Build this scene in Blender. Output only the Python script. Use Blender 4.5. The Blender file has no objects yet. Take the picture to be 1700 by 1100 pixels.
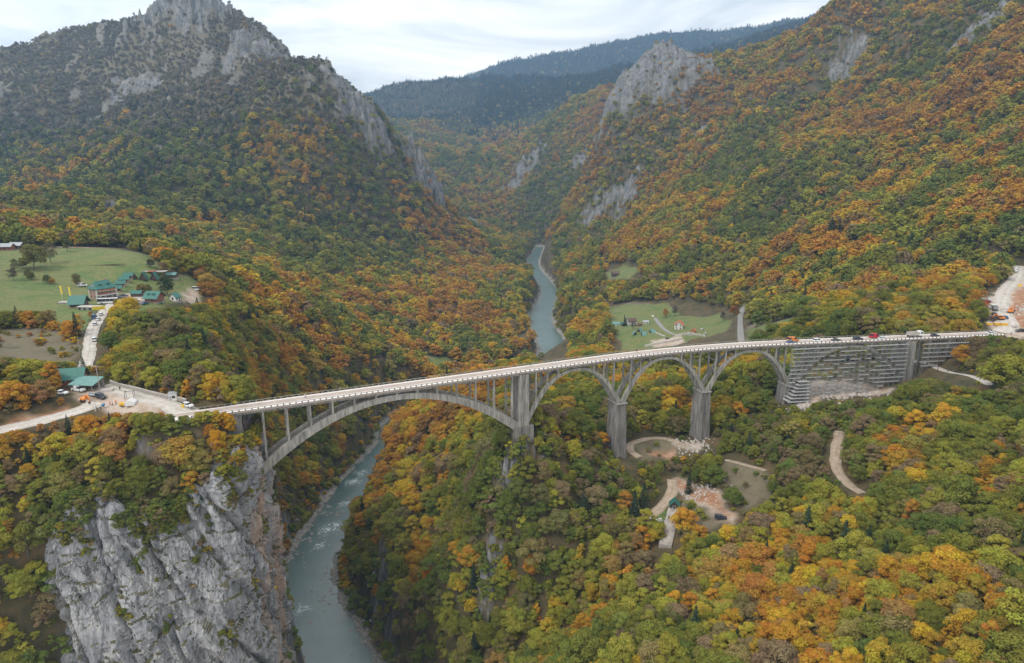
import bpy, bmesh, math, random
import numpy as np
from mathutils import Vector, Matrix

# ------------------------------------------------------------------ camera, sky, sun, exposure
scene = bpy.context.scene
C = scene.collection
FPX = 1133.0                                   # focal length in photo pixels (1700 wide) = 24 mm on 36 mm
PITCH = math.atan(280.0 / FPX)
SP, CP = math.sin(PITCH), math.cos(PITCH)
CAMZ = 82.0                                    # metres above the bridge deck (deck = z 0)
cam_d = bpy.data.cameras.new('camera')
cam_d.sensor_width = 36.0
cam_d.lens = 36.0 * FPX / 1700.0
cam_d.clip_start = 0.5
cam_d.clip_end = 30000.0
cam = bpy.data.objects.new('camera', cam_d)
cam.location = (0, 0, CAMZ)
cam.rotation_euler = (math.pi / 2 - PITCH, 0, 0)
C.objects.link(cam)
scene.camera = cam

SUN_EL, SUN_AZ = math.radians(52), math.radians(-128)      # azimuth from +Y towards +X
world = bpy.data.worlds.new('World')
scene.world = world
world.use_nodes = True
wn, wl = world.node_tree.nodes, world.node_tree.links
wn.clear()
w_out = wn.new('ShaderNodeOutputWorld')
w_bg = wn.new('ShaderNodeBackground')
w_sky = wn.new('ShaderNodeTexSky')
w_sky.sky_type = 'NISHITA'
w_sky.sun_disc = False
w_sky.sun_elevation = SUN_EL
w_sky.sun_rotation = SUN_AZ
w_sky.air_density = 1.2
w_sky.dust_density = 2.0
w_geo = wn.new('ShaderNodeTexCoord')
w_map = wn.new('ShaderNodeMapping')
w_map.inputs['Scale'].default_value = (1.3, 1.3, 5.5)
w_n = wn.new('ShaderNodeTexNoise')
w_n.inputs['Scale'].default_value = 2.6
w_n.inputs['Detail'].default_value = 9
w_n.inputs['Roughness'].default_value = 0.55
w_n.inputs['Distortion'].default_value = 0.6
w_cr = wn.new('ShaderNodeValToRGB')
w_cr.color_ramp.elements[0].position = 0.36
w_cr.color_ramp.elements[0].color = (6.5, 6.65, 6.8, 1)
w_cr.color_ramp.elements[1].position = 0.58
w_cr.color_ramp.elements[1].color = (11.8, 11.3, 10.7, 1)
w_mix = wn.new('ShaderNodeMix')
w_mix.data_type = 'RGBA'
w_mix.inputs['Factor'].default_value = 0.93       # an almost closed cloud deck over the clear sky
wl.new(w_geo.outputs['Generated'], w_map.inputs['Vector'])
wl.new(w_map.outputs['Vector'], w_n.inputs['Vector'])
wl.new(w_n.outputs['Fac'], w_cr.inputs['Fac'])
wl.new(w_sky.outputs['Color'], w_mix.inputs['A'])
wl.new(w_cr.outputs['Color'], w_mix.inputs['B'])
wl.new(w_mix.outputs['Result'], w_bg.inputs['Color'])
w_bg.inputs['Strength'].default_value = 0.095
wl.new(w_bg.outputs['Background'], w_out.inputs['Surface'])

sun_d = bpy.data.lights.new('sun', 'SUN')
sun_d.energy = 1.4
sun_d.angle = math.radians(14)
sun_d.color = (1.0, 0.96, 0.90)
sun = bpy.data.objects.new('sun', sun_d)
sdir = Vector((math.sin(SUN_AZ) * math.cos(SUN_EL), math.cos(SUN_AZ) * math.cos(SUN_EL), math.sin(SUN_EL)))
sun.rotation_euler = sdir.to_track_quat('Z', 'Y').to_euler()
C.objects.link(sun)

vs = scene.view_settings
vs.view_transform = 'Standard'
vs.look = 'None'
vs.exposure = 0.6
vs.gamma = 1.0
vs.use_curve_mapping = False
scene.render.engine = 'CYCLES'
cy = scene.cycles
cy.use_denoising = True
cy.max_bounces = 4
cy.diffuse_bounces = 2
cy.glossy_bounces = 2
cy.transmission_bounces = 2
cy.volume_bounces = 1
cy.transparent_max_bounces = 4
cy.caustics_reflective = False
cy.caustics_refractive = False
try:
    cy.denoiser = 'OPENIMAGEDENOISE'
    cy.denoising_prefilter = 'ACCURATE'
except Exception:
    pass

rng = np.random.default_rng(7)
random.seed(7)

# ------------------------------------------------------------------ helpers
def pray(x, y):
    a, b = (x - 850.0) / FPX, (y - 550.0) / FPX
    return a, CP - b * SP, -SP - b * CP

def at(x, y, Y=None, z=None):
    """a survey point: sight line of the photo at (x, y) met at forward distance Y or at height z"""
    a, b, c = pray(x, y)
    t = Y / b if Y is not None else (z - CAMZ) / c
    return np.array((a * t, b * t, CAMZ + c * t))

def to_px(x, y, z):
    d = y * CP - (z - CAMZ) * SP
    v = -(y * SP + (z - CAMZ) * CP)
    return 850 + FPX * x / d, 550 + FPX * v / d

KEEPOUT = []                                   # (x, y, radius) of buildings, yards and machines: no trees there

def hash2(ix, iy, seed):
    n = (ix.astype(np.int64) * 374761393 + iy.astype(np.int64) * 668265263 + seed * 974634777) & 0xFFFFFFFF
    n = ((n ^ (n >> 13)) * 1274126177) & 0xFFFFFFFF
    return ((n ^ (n >> 16)) & 0xFFFFFF) / float(0xFFFFFF)

def noise2(x, y, seed=0):
    ix, iy = np.floor(x), np.floor(y)
    fx, fy = x - ix, y - iy
    ux, uy = fx * fx * fx * (fx * (fx * 6 - 15) + 10), fy * fy * fy * (fy * (fy * 6 - 15) + 10)
    def g(dx, dy):
        a = hash2(ix + dx, iy + dy, seed) * 2 * np.pi
        return np.cos(a) * (fx - dx) + np.sin(a) * (fy - dy)
    return ((g(0, 0) * (1 - ux) + g(1, 0) * ux) * (1 - uy) + (g(0, 1) * (1 - ux) + g(1, 1) * ux) * uy) * 1.5

def fbm(x, y, octv=4, seed=0, gain=0.5):
    s, a = 0.0, 1.0
    for i in range(octv):
        s = s + a * noise2(x * 2 ** i + 17.3 * i, y * 2 ** i - 9.1 * i, seed + i)
        a *= gain
    return s

def smooth(a, b, x):
    t = np.clip((x - a) / (b - a), 0, 1)
    return t * t * (3 - 2 * t)

def poly_dist(x, y, pts):
    """distance to a polyline, side (+ = right of its direction), running parameter"""
    best = np.full(np.shape(x), 1e18)
    side = np.zeros(np.shape(x))
    par = np.zeros(np.shape(x))
    for i in range(len(pts) - 1):
        ax, ay = pts[i][:2]
        bx, by = pts[i + 1][:2]
        dx, dy = bx - ax, by - ay
        L2 = dx * dx + dy * dy
        t = np.clip(((x - ax) * dx + (y - ay) * dy) / L2, 0, 1)
        px, py = x - ax - t * dx, y - ay - t * dy
        d = px * px + py * py
        m = d < best
        best = np.where(m, d, best)
        cr = (px * dy - py * dx)
        side = np.where(m, np.where(cr >= 0, 1.0, -1.0), side)
        par = np.where(m, i + t, par)
    return np.sqrt(best), side, par

def in_poly(x, y, pts):
    r = np.zeros(np.shape(x), bool)
    n = len(pts)
    for i in range(n):
        ax, ay = pts[i][:2]
        bx, by = pts[(i + 1) % n][:2]
        c = ((ay > y) != (by > y)) & (x < (bx - ax) * (y - ay) / (by - ay + 1e-12) + ax)
        r ^= c
    return r

def catmull(pts, n=8):
    pts = [np.array(p, float) for p in pts]
    P = [2 * pts[0] - pts[1]] + pts + [2 * pts[-1] - pts[-2]]
    out = []
    for i in range(1, len(P) - 2):
        for k in range(n):
            t = k / n
            a, b, c, d = P[i - 1], P[i], P[i + 1], P[i + 2]
            out.append(0.5 * (2 * b + (c - a) * t + (2 * a - 5 * b + 4 * c - d) * t * t + (3 * b - a - 3 * c + d) * t ** 3))
    out.append(pts[-1])
    return np.array(out)

# ------------------------------------------------------------------ materials
MATS = {}
def nd(nt, kind, **kw):
    n = nt.nodes.new(kind)
    for k, v in kw.items():
        if k in n.inputs.keys():
            n.inputs[k].default_value = v
        else:
            setattr(n, k, v)
    return n

def simple_mat(name, col, rough=0.8, metal=0.0, var=0.12, scale=2.0, bump=0.0, streak=False):
    """a surface colour with its own mottling and wear"""
    if name in MATS:
        return MATS[name]
    m = bpy.data.materials.new(name)
    m.use_nodes = True
    nt = m.node_tree
    nt.nodes.clear()
    out = nd(nt, 'ShaderNodeOutputMaterial')
    b = nd(nt, 'ShaderNodeBsdfPrincipled', Roughness=rough, Metallic=metal)
    tc = nd(nt, 'ShaderNodeTexCoord')
    vec = tc.outputs['Object']
    if streak:
        mp = nd(nt, 'ShaderNodeMapping')
        mp.inputs['Scale'].default_value = (1.6, 1.6, 0.22)
        nt.links.new(vec, mp.inputs['Vector'])
        vec = mp.outputs['Vector']
    n = nd(nt, 'ShaderNodeTexNoise', Scale=scale, Detail=5.0, Roughness=0.62)
    nt.links.new(vec, n.inputs['Vector'])
    r = nd(nt, 'ShaderNodeValToRGB')
    r.color_ramp.elements[0].position = 0.3
    r.color_ramp.elements[1].position = 0.72
    r.color_ramp.elements[0].color = (*[c * (1 - var) for c in col], 1)
    r.color_ramp.elements[1].color = (*[min(1, c * (1 + var)) for c in col], 1)
    nt.links.new(n.outputs['Fac'], r.inputs['Fac'])
    nt.links.new(r.outputs['Color'], b.inputs['Base Color'])
    if bump:
        bp = nd(nt, 'ShaderNodeBump', Strength=bump, Distance=0.3)
        nt.links.new(n.outputs['Fac'], bp.inputs['Height'])
        nt.links.new(bp.outputs['Normal'], b.inputs['Normal'])
    nt.links.new(b.outputs['BSDF'], out.inputs['Surface'])
    MATS[name] = m
    return m

# ------------------------------------------------------------------ mesh collecting
class MB:
    def __init__(s):
        s.v, s.f = [], []
    def add(s, vs_, fs_):
        o = len(s.v)
        s.v += [tuple(map(float, p)) for p in vs_]
        s.f += [tuple(i + o for i in f) for f in fs_]
        return s
    def box(s, cx, cy, cz, sx, sy, sz, rz=0.0, taper=1.0):
        """box centred at (cx, cy), standing on cz"""
        c, n = math.cos(rz), math.sin(rz)
        vs_ = []
        for k, zz in ((1.0, 0), (taper, sz)):
            for ax, ay in ((-1, -1), (1, -1), (1, 1), (-1, 1)):
                x, y = ax * sx / 2 * k, ay * sy / 2 * k
                vs_.append((cx + x * c - y * n, cy + x * n + y * c, cz + zz))
        return s.add(vs_, [(3, 2, 1, 0), (4, 5, 6, 7), (0, 1, 5, 4), (1, 2, 6, 5), (2, 3, 7, 6), (3, 0, 4, 7)])
    def bar(s, p, q, w, h=None, up=(0, 0, 1)):
        """square bar from p to q"""
        p, q = Vector(p), Vector(q)
        d = (q - p).normalized()
        u = Vector(up)
        if abs(d.dot(u)) > 0.98:
            u = Vector((1, 0, 0))
        a = d.cross(u).normalized()
        b = a.cross(d).normalized()
        h = h or w
        vs_ = []
        for e in (p, q):
            for i, j in ((-1, -1), (1, -1), (1, 1), (-1, 1)):
                vs_.append(e + a * (i * w / 2) + b * (j * h / 2))
        return s.add(vs_, [(3, 2, 1, 0), (4, 5, 6, 7), (0, 1, 5, 4), (1, 2, 6, 5), (2, 3, 7, 6), (3, 0, 4, 7)])
    def tube(s, pts, rad, n=8, cap=True):
        """round tube along points with a radius for each"""
        pts = [Vector(p) for p in pts]
        if not hasattr(rad, '__len__'):
            rad = [rad] * len(pts)
        vs_, fs_ = [], []
        for i, p in enumerate(pts):
            d = (pts[min(i + 1, len(pts) - 1)] - pts[max(i - 1, 0)]).normalized()
            u = Vector((0, 0, 1)) if abs(d.z) < 0.95 else Vector((1, 0, 0))
            a = d.cross(u).normalized()
            b = a.cross(d)
            for k in range(n):
                t = 2 * math.pi * k / n
                vs_.append(p + a * (math.cos(t) * rad[i]) + b * (math.sin(t) * rad[i]))
        for i in range(len(pts) - 1):
            for k in range(n):
                k2 = (k + 1) % n
                fs_.append((i * n + k, i * n + k2, (i + 1) * n + k2, (i + 1) * n + k))
        if cap:
            fs_.append(tuple(range(n))[::-1])
            fs_.append(tuple((len(pts) - 1) * n + k for k in range(n)))
        return s.add(vs_, fs_)
    def loft(s, secs, closed_ends=True):
        """skin equal-length closed sections"""
        n = len(secs[0])
        vs_ = [p for sec in secs for p in sec]
        fs_ = []
        for i in range(len(secs) - 1):
            for k in range(n):
                k2 = (k + 1) % n
                fs_.append((i * n + k, i * n + k2, (i + 1) * n + k2, (i + 1) * n + k))
        if closed_ends:
            fs_.append(tuple(range(n))[::-1])
            fs_.append(tuple((len(secs) - 1) * n + k for k in range(n)))
        return s.add(vs_, fs_)
    def prism(s, prof, y0, y1):
        """profile in x-z pushed along y"""
        return s.loft([[(x, y0, z) for x, z in prof], [(x, y1, z) for x, z in prof]])
    def build(s, name, mat, parent=None, smooth_=False, bevel=0.0):
        me = bpy.data.meshes.new(name)
        me.from_pydata(s.v, [], s.f)
        bm = bmesh.new()
        bm.from_mesh(me)
        bmesh.ops.recalc_face_normals(bm, faces=bm.faces)
        if bevel:
            bmesh.ops.bevel(bm, geom=bm.edges[:], offset=bevel, segments=1, affect='EDGES', clamp_overlap=True)
        bm.to_mesh(me)
        bm.free()
        if smooth_:
            me.polygons.foreach_set('use_smooth', [True] * len(me.polygons))
        if isinstance(mat, (list, tuple)):
            for m in mat:
                me.materials.append(m)
        else:
            me.materials.append(mat)
        o = bpy.data.objects.new(name, me)
        C.objects.link(o)
        if parent is not None:
            o.parent = parent
        return o

def np_mesh(name, v, f, mat, smooth_=True):
    """quad mesh straight from arrays"""
    me = bpy.data.meshes.new(name)
    v = np.asarray(v, np.float32)
    f = np.asarray(f, np.int32)
    me.vertices.add(len(v))
    me.vertices.foreach_set('co', v.ravel())
    me.loops.add(f.size)
    me.loops.foreach_set('vertex_index', f.ravel())
    me.polygons.add(len(f))
    k = f.shape[1]
    me.polygons.foreach_set('loop_start', np.arange(0, f.size, k, dtype=np.int32))
    me.polygons.foreach_set('loop_total', np.full(len(f), k, np.int32))
    me.polygons.foreach_set('use_smooth', np.full(len(f), smooth_, bool))
    me.update(calc_edges=True)
    if mat:
        me.materials.append(mat)
    return me

def link(name, me, parent=None, loc=None):
    o = bpy.data.objects.new(name, me)
    C.objects.link(o)
    if parent is not None:
        o.parent = parent
    if loc is not None:
        o.location = loc
    return o

def tag(o, label=None, cat=None, group=None, kind=None):
    if label: o['label'] = label
    if cat: o['category'] = cat
    if group: o['group'] = group
    if kind: o['kind'] = kind
    return o

def thing(name, label, cat, loc=(0, 0, 0), rz=0.0, group=None):
    o = bpy.data.objects.new(name, None)
    o.empty_display_size = 0.5
    C.objects.link(o)
    o.location = loc
    o.rotation_euler = (0, 0, rz)
    return tag(o, label, cat, group)

def copy_tree(o, parent=None):
    c = o.copy()
    C.objects.link(c)
    if parent is not None:
        c.parent = parent
    for ch in [x for x in bpy.data.objects if x.parent == o]:
        copy_tree(ch, c)
    return c

# ------------------------------------------------------------------ the lie of the land
RIVER_Z = -165.0
river_px = [(895, 410), (884, 440), (911, 480), (897, 530), (918, 590)]
river = [at(x, y, z=RIVER_Z) for x, y in river_px][::-1]
river = [np.array(p) for p in [(-38, 212, 0), (-58, 252, 0)]] + \
        [at(x, y, z=RIVER_Z) for x, y in [(560, 1085), (512, 980), (520, 925), (562, 850), (602, 790), (648, 738)]] + \
        [np.array((-104.0, 635, 0)), np.array((-30.0, 745, 0))] + river + \
        [np.array(p) for p in [(60, 2150, 0), (10, 2260, 0)]]
river_half = [13, 14, 15, 14, 14, 13, 12, 12, 15, 17, 18, 18, 13.5, 14, 10, 9, 8]
RV = catmull([(*p[:2], w) for p, w in zip(river, river_half)], 6)

# survey points: photo position + distance ahead; canopy height is taken off where trees hide the ground
SURV = []
def sv(lst, canopy):
    for x, y, Y in lst:
        p = at(x, y, Y=Y)
        SURV.append((p[0], p[1], p[2] - canopy))
def svz(lst):
    for x, y, z in lst:
        p = at(x, y, z=z)
        SURV.append(tuple(p))
# village plateau
svz([(0, 720, -2), (100, 680, -1), (150, 668, 0), (250, 668, 0), (318, 690, -1), (145, 592, 2), (150, 560, 3), (165, 530, 4), (182, 508, 5),
     (170, 495, 5), (250, 497, 5), (320, 488, 4), (280, 440, 10), (200, 412, 16), (15, 412, 19), (60, 480, 9), (0, 540, 3), (60, 570, 1), (100, 455, 12),
     (60, 640, 2), (0, 640, 5), (-150, 500, 12), (-200, 640, 8)])
SURV += [(-100, 247, -6), (-120, 274, -7), (-140, 305, -8), (-170, 352, -8), (-210, 420, -7), (-140, 262, -1), (-165, 320, 0), (-200, 375, 2), (-185, 262, 0),
         (-112, 208, -9), (-140, 207, -8), (-165, 205, -8), (-82, 212, -13), (-96, 226, -3), (-88, 207, -15),
         (-120, 199, -18), (-145, 193, -24), (-170, 185, -22), (-200, 180, -10), (-250, 175, 0), (-95, 205, -18), (-108, 202, -19)]
# left bank below the rim
sv([(520, 700, 450), (600, 720, 520), (450, 560, 480), (560, 600, 600), (700, 600, 750), (640, 560, 760), (520, 520, 640), (600, 480, 950), (700, 470, 1100),
    (800, 480, 1150), (400, 430, 850), (300, 400, 900), (470, 640, 420), (860, 560, 900)], 7)
SURV += [(-178, 440, -60), (-150, 400, -75), (-150, 470, -95)]
# spur and its foot
sv([(450, 350, 1150), (600, 380, 1300), (750, 400, 1500), (850, 410, 1680), (650, 250, 1500), (740, 340, 1650), (550, 180, 1440), (520, 118, 1480), (555, 138, 1500), (600, 168, 1520),
    (640, 215, 1560), (690, 265, 1620), (400, 250, 1350), (250, 300, 1200), (150, 325, 1000), (50, 315, 1300), (0, 345, 700), (100, 372, 720), (480, 112, 1800), (500, 122, 1600),
    (300, 330, 1050), (200, 350, 900), (-80, 340, 760), (330, 180, 1500)], 8)
# the high peak
sv([(300, 2, 2000), (325, 5, 2000), (270, 18, 2010), (345, 12, 1985), (150, 52, 2100), (60, 78, 2120), (0, 97, 2100), (-150, 150, 2050), (230, 150, 1750), (100, 200, 1700), (420, 50, 1900), (380, 120, 1720), (200, 230, 1500), (450, 90, 1850), (215, 45, 2060)], 6)
SURV += [(-300, 1950, -40), (-500, 2300, 150), (-700, 2600, 250), (-1400, 2500, 250), (-250, 2250, -20), (-130, 1950, -80)]
# beyond the spur
sv([(700, 200, 3500), (760, 250, 3000), (800, 325, 2400), (650, 195, 4000), (900, 360, 2150), (960, 345, 1900), (870, 300, 2500), (930, 210, 2600), (950, 170, 2750), (900, 150, 4000), (850, 240, 3400), (800, 260, 3200), (905, 250, 2500)], 10)
# dark wooded hill and the far ridge
sv([(600, 157, 4700), (660, 140, 4650), (740, 130, 4550), (850, 132, 4450), (960, 132, 4300), (1020, 118, 4200), (780, 126, 6300), (850, 106, 6300), (900, 97, 6300), (1000, 82, 6200), (1060, 72, 6150), (1130, 60, 6100), (1165, 68, 6000),
    (1240, 64, 5800), (1330, 42, 5200), (1400, 20, 4000), (700, 175, 4200), (560, 175, 4900), (800, 160, 4200)], 12)
SURV += [(-600, 6900, 700), (600, 7100, 1000), (2600, 6500, 1300), (-1700, 5500, 450), (300, 5300, 530), (1100, 5000, 700), (-250, 5500, 450), (1700, 4600, 850), (700, 3300, 420)]
# right-hand rock peak, its gully and the long slope
sv([(1112, 72, 1900), (1085, 85, 1905), (1050, 112, 1920), (1000, 190, 1900), (980, 245, 1850), (1140, 85, 1890), (1172, 103, 1860), (1240, 90, 1980), (1300, 72, 1950), (1420, 12, 1750), (1060, 330, 1550), (1000, 340, 1650), (950, 362, 1700), (1150, 250, 1500),
    (1200, 165, 1650), (1300, 150, 1500), (1400, 100, 1450), (1550, 50, 1250), (1690, 20, 1100), (1690, 150, 850), (1500, 150, 1200), (1690, 300, 620), (1500, 300, 880), (1400, 200, 1250),
    (1300, 250, 1150), (1200, 330, 1100), (1100, 380, 1150), (1000, 400, 1350), (950, 430, 1300), (1300, 400, 760), (1400, 400, 680), (1550, 400, 560), (1650, 425, 510), (1500, 480, 440),
    (1100, 440, 950), (1200, 450, 860), (1250, 490, 760), (1000, 500, 950), (1000, 590, 655), (1850, 300, 500), (1900, 60, 800), (1900, 450, 420), (1000, 450, 1120)], 9)
SURV += [(700, 1500, 400), (1100, 1400, 560), (1000, 2200, 480), (1800, 2600, 700), (500, 2250, 250)]
svz([(1690, 450, 8), (1670, 480, 5), (1660, 520, 2), (1690, 560, 0), (1230, 540, -61), (1140, 545, -88), (1050, 550, -92), (1030, 510, -95), (1040, 450, -75), (1280, 540, -32), (1190, 520, -78), (1090, 515, -92)])
# under and behind the bridge
sv([(672, 700, 500), (700, 675, 520), (740, 650, 540)], 2)
sv([(700, 690, 440), (760, 652, 450), (830, 632, 460), (900, 615, 480)], 4)
sv([(1150, 574, 540), (1100, 588, 580), (1210, 570, 500), (1180, 592, 450)], 1)
svz([(852, 740, -32), (885, 738, -33), (870, 716, -28), (1030, 757, -47), (1180, 737, -46), (1320, 664, -29), (1510, 634, -23), (1600, 604, -13)])
sv([(950, 650, 400), (1050, 640, 400), (1100, 620, 430), (1200, 620, 400), (880, 650, 380), (800, 640, 430), (750, 670, 420), (660, 722, 470), (1300, 600, 360), (1400, 600, 370), (1500, 540, 350), (1420, 530, 380), (1600, 530, 370), (960, 590, 600)], 6)
# the rocky spur under the tall pier and the near slopes
sv([(700, 800, 350), (800, 760, 310), (750, 900, 300), (700, 1000, 295), (650, 850, 380), (850, 800, 256), (830, 900, 247), (800, 1000, 241), (780, 1080, 236), (950, 800, 260), (950, 950, 235),
    (1050, 880, 240), (900, 1050, 225), (870, 1095, 222), (1000, 1050, 185), (950, 1095, 180), (1200, 1000, 190), (1300, 900, 215), (1300, 800, 245), (1250, 700, 290), (1500, 900, 186),
    (1300, 1090, 150), (1650, 1090, 125), (1690, 900, 165), (1690, 750, 205), (1500, 700, 265), (1600, 680, 255), (1570, 610, 300), (1650, 600, 280)], 5)
svz([(1118, 848, -56), (1105, 910, -61), (1090, 850, -57), (1120, 800, -54), (1050, 735, -47), (1130, 740, -46.5), (1230, 800, -46), (1210, 850, -51), (1400, 780, -32), (1390, 730, -27), (1430, 820, -36), (1640, 640, -9.7), (1100, 960, -66)])
SURV += [(150, 60, -15), (60, 100, -60), (0, 130, -100), (-60, 140, -120), (300, 100, 20), (-300, 60, 0), (300, 250, 5), (420, 330, 30), (330, 330, 4), (-400, 300, 15), (-500, 500, 40), (-330, 220, 5)]
SURV = np.array(SURV)

def tps_fit(pts, lam):
    n = len(pts)
    xy = pts[:, :2] / 100.0
    d2 = ((xy[:, None] - xy[None]) ** 2).sum(-1)
    K = 0.5 * d2 * np.log(d2 + 1e-12) * (d2 > 0)
    dist = np.hypot(pts[:, 0], pts[:, 1]) / 300.0
    K += np.diag(lam * dist)
    Pm = np.c_[np.ones(n), xy]
    A = np.zeros((n + 3, n + 3))
    A[:n, :n] = K
    A[:n, n:] = Pm
    A[n:, :n] = Pm.T
    return xy, np.linalg.solve(A, np.r_[pts[:, 2], 0, 0, 0])
TPS_XY, TPS_W = tps_fit(SURV, 0.02)

def tps(x, y):
    x = np.asarray(x, float).ravel() / 100.0
    y = np.asarray(y, float).ravel() / 100.0
    out = TPS_W[-3] + TPS_W[-2] * x + TPS_W[-1] * y
    for (px, py), w in zip(TPS_XY, TPS_W[:-3]):
        d2 = (x - px) ** 2 + (y - py) ** 2
        out = out + w * 0.5 * d2 * np.log(d2 + 1e-12)
    return out

# edge of the near precipice (left bluff); beyond it the ground falls to the river
RIM = [(-420, 150), (-260, 160), (-200, 168), (-168, 178), (-150, 187), (-140, 190), (-122, 195), (-104, 200), (-100, 200.5), (-95.5, 206.5), (-95, 224), (-99, 240), (-107, 262), (-128, 292), (-165, 345), (-205, 418)]
RIM_SLOPE = [1.0, 1.0, 1.1, 1.25, 1.6, 3.8, 6, 7, 14, 22, 22, 14, 7, 2.6, 2.0, 1.7]

# bare rock faces on the hills: survey point, radius across, radius up-slope, jaggedness
def rock_spots():
    L = [(195, 150, 1750, 80, 16), (160, 195, 1700, 62, 12), (240, 130, 1760, 50, 12), (110, 215, 1680, 40, 8), (300, 25, 1990, 120, 40), (345, 40, 1960, 70, 30), (440, 95, 1850, 75, 30), (405, 110, 1780, 60, 24), (330, 70, 1900, 60, 20), (470, 110, 1830, 45, 20),
         (590, 225, 1490, 62, 26), (620, 250, 1500, 45, 22), (700, 330, 1600, 62, 34), (645, 325, 1500, 30, 14), (715, 330, 1620, 45, 26), (180, 328, 950, 22, 14), (258, 335, 960, 12, 6), (130, 362, 830, 12, 6),
         (1100, 140, 1880, 140, 15), (1060, 205, 1850, 105, 14), (1135, 165, 1820, 80, 10), (1010, 220, 1850, 45, 12), (1120, 100, 1895, 60, 12), (1018, 305, 1640, 26, 14), (985, 350, 1660, 40, 12), (1040, 345, 1620, 40, 10),
         (880, 215, 2550, 70, 22), (850, 265, 2500, 40, 12), (785, 345, 2000, 35, 18), (1410, 100, 1440, 32, 14), (1640, 28, 1150, 40, 14), (700, 262, 1660, 40, 20), (1165, 205, 1600, 22, 10), (970, 180, 2300, 40, 14)]
    R = [(at(x, y, Y=Y), r, j) for x, y, Y, r, j in L]
    N = [(480, 625, 412, 13, 5), (510, 640, 420, 10, 4), (850, 745, 262, 5, 4), (868, 800, 262, 5, 4), (848, 862, 257, 4, 4), (820, 880, 252, 3, 3), (806, 965, 246, 4, 3), (905, 760, 262, 3, 3), (715, 735, 345, 6, 4), (835, 800, 262, 5, 4), (570, 705, 480, 15, 5), (810, 1010, 246, 6, 3)]
    R += [(at(x, y, Y=Y), r, j) for x, y, Y, r, j in N]
    return R
ROCKS = rock_spots()

def ground_arrays(x, y):
    """height and rock share of the ground at x, y"""
    shp = np.shape(x)
    x = np.asarray(x, float).ravel()
    y = np.asarray(y, float).ravel()
    r = np.hypot(x, y)
    z = tps(x, y)
    far = smooth(550, 1700, r)
    wx, wy = x + 60 * fbm(x / 260, y / 260, 2, 40), y + 60 * fbm(x / 260, y / 260, 2, 50)
    rid = 1 - np.abs(fbm(wx / 330, wy / 330, 4, 3)) * 1.6
    z = z + far * (rid - 0.55) * (30 + 16 * smooth(-200, -400, x) * smooth(2600, 2300, y))
    z = z + 9 * far * fbm(x / 90, y / 90, 3, 11)
    flat = smooth(-30, -8, z) * (x < -95) * (y > 200) * (y < 560)
    near_amp = (1 - 0.75 * flat) * smooth(150, 260, r) * 1.6
    z = z + near_amp * fbm(x / 28, y / 28, 4, 21)
    rock = np.zeros_like(x)
    for p, rad, jag in ROCKS:
        m = (np.abs(x - p[0]) < rad * 2.2) & (np.abs(y - p[1]) < rad * 2.2)
        if not m.any():
            continue
        nn = fbm(x[m] / (rad * 0.55), y[m] / (rad * 0.55), 4, 77)
        dd = np.hypot(x[m] - p[0], y[m] - p[1]) / rad
        w = smooth(1.1, 0.62, dd + 0.5 * nn + 0.32 * fbm(x[m] / (rad * 0.16), y[m] / (rad * 0.16), 3, 78))
        patch = smooth(-0.6, -0.22, fbm(x[m] / (rad * 0.3) + 3.1, y[m] / (rad * 0.3), 4, 83))
        rock[m] = np.maximum(rock[m], w * patch)
        bluff = np.abs(fbm(x[m] / (rad * 0.4), y[m] / (rad * 0.4), 4, 91))
        z[m] += w * jag * (0.9 - 1.5 * bluff)
    # the high left mountain breaks into bare ribs between its gullies
    hi = smooth(-230, -380, x) * smooth(1350, 1500, y) * smooth(2500, 2350, y) * smooth(90, 210, z)
    rib = fbm(wx / 52, wy / 95, 4, 95) + 0.35 * (rid - 0.6)
    rock = np.maximum(rock, hi * 0.62 * smooth(0.34, 0.62, rib))
    z = z + hi * 10 * smooth(0.2, 0.6, rib)
    # precipice of the left bluff
    d, side, par = poly_dist(x, y, RIM)
    s = d * side
    s = s + 1.3 * fbm(x / 7, y / 7, 3, 5) + 1.5 * fbm(x / 21, y / 21, 2, 9)
    sl = np.interp(par, np.arange(len(RIM)), RIM_SLOPE)
    cut = np.where(s > 0, s * sl, 0)
    dr, sr, _ = poly_dist(x, y, [(10, 100), (-40, 180)] + [tuple(p) for p in RV[:40, :2]])
    cut = cut * np.where(sr < 0, 1, smooth(12, 0, dr)) * smooth(345, 285, y) * smooth(20, -20, x)
    z = z - cut
    # the river's own trench
    m = (y < 2450)
    d, sd, par = poly_dist(x[m], y[m], RV[:, :2])
    w = np.interp(par, np.arange(len(RV)), RV[:, 2])
    steep = np.where(sd < 0, 2.2 + 6 * smooth(470, 360, y[m]) , 3.0 + 4 * smooth(345, 310, y[m]) + 3 * smooth(470, 500, y[m]) * smooth(760, 700, y[m]))
    e = d - w + 2.2 * fbm(x[m] / 11, y[m] / 11, 3, 31)
    cap = RIVER_Z + np.where(e < 0, -1.2 + 0.12 * np.maximum(e, -10), np.where(e < 7, 0.22 * e, 1.5 + (e - 7) * steep))
    flo = RIVER_Z + np.where(e < 0, -3, np.where(e < 7, 0.18 * e, 1.2 + (e - 7) * 0.22))
    cap = cap + 400 * smooth(2060, 2300, y[m])
    zz = np.maximum(np.minimum(z[m], cap), np.minimum(flo, RIVER_Z + 60))
    z[m] = zz
    z = np.maximum(z, RIVER_Z - 3)
    return z.reshape(shp), rock.reshape(shp)

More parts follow.
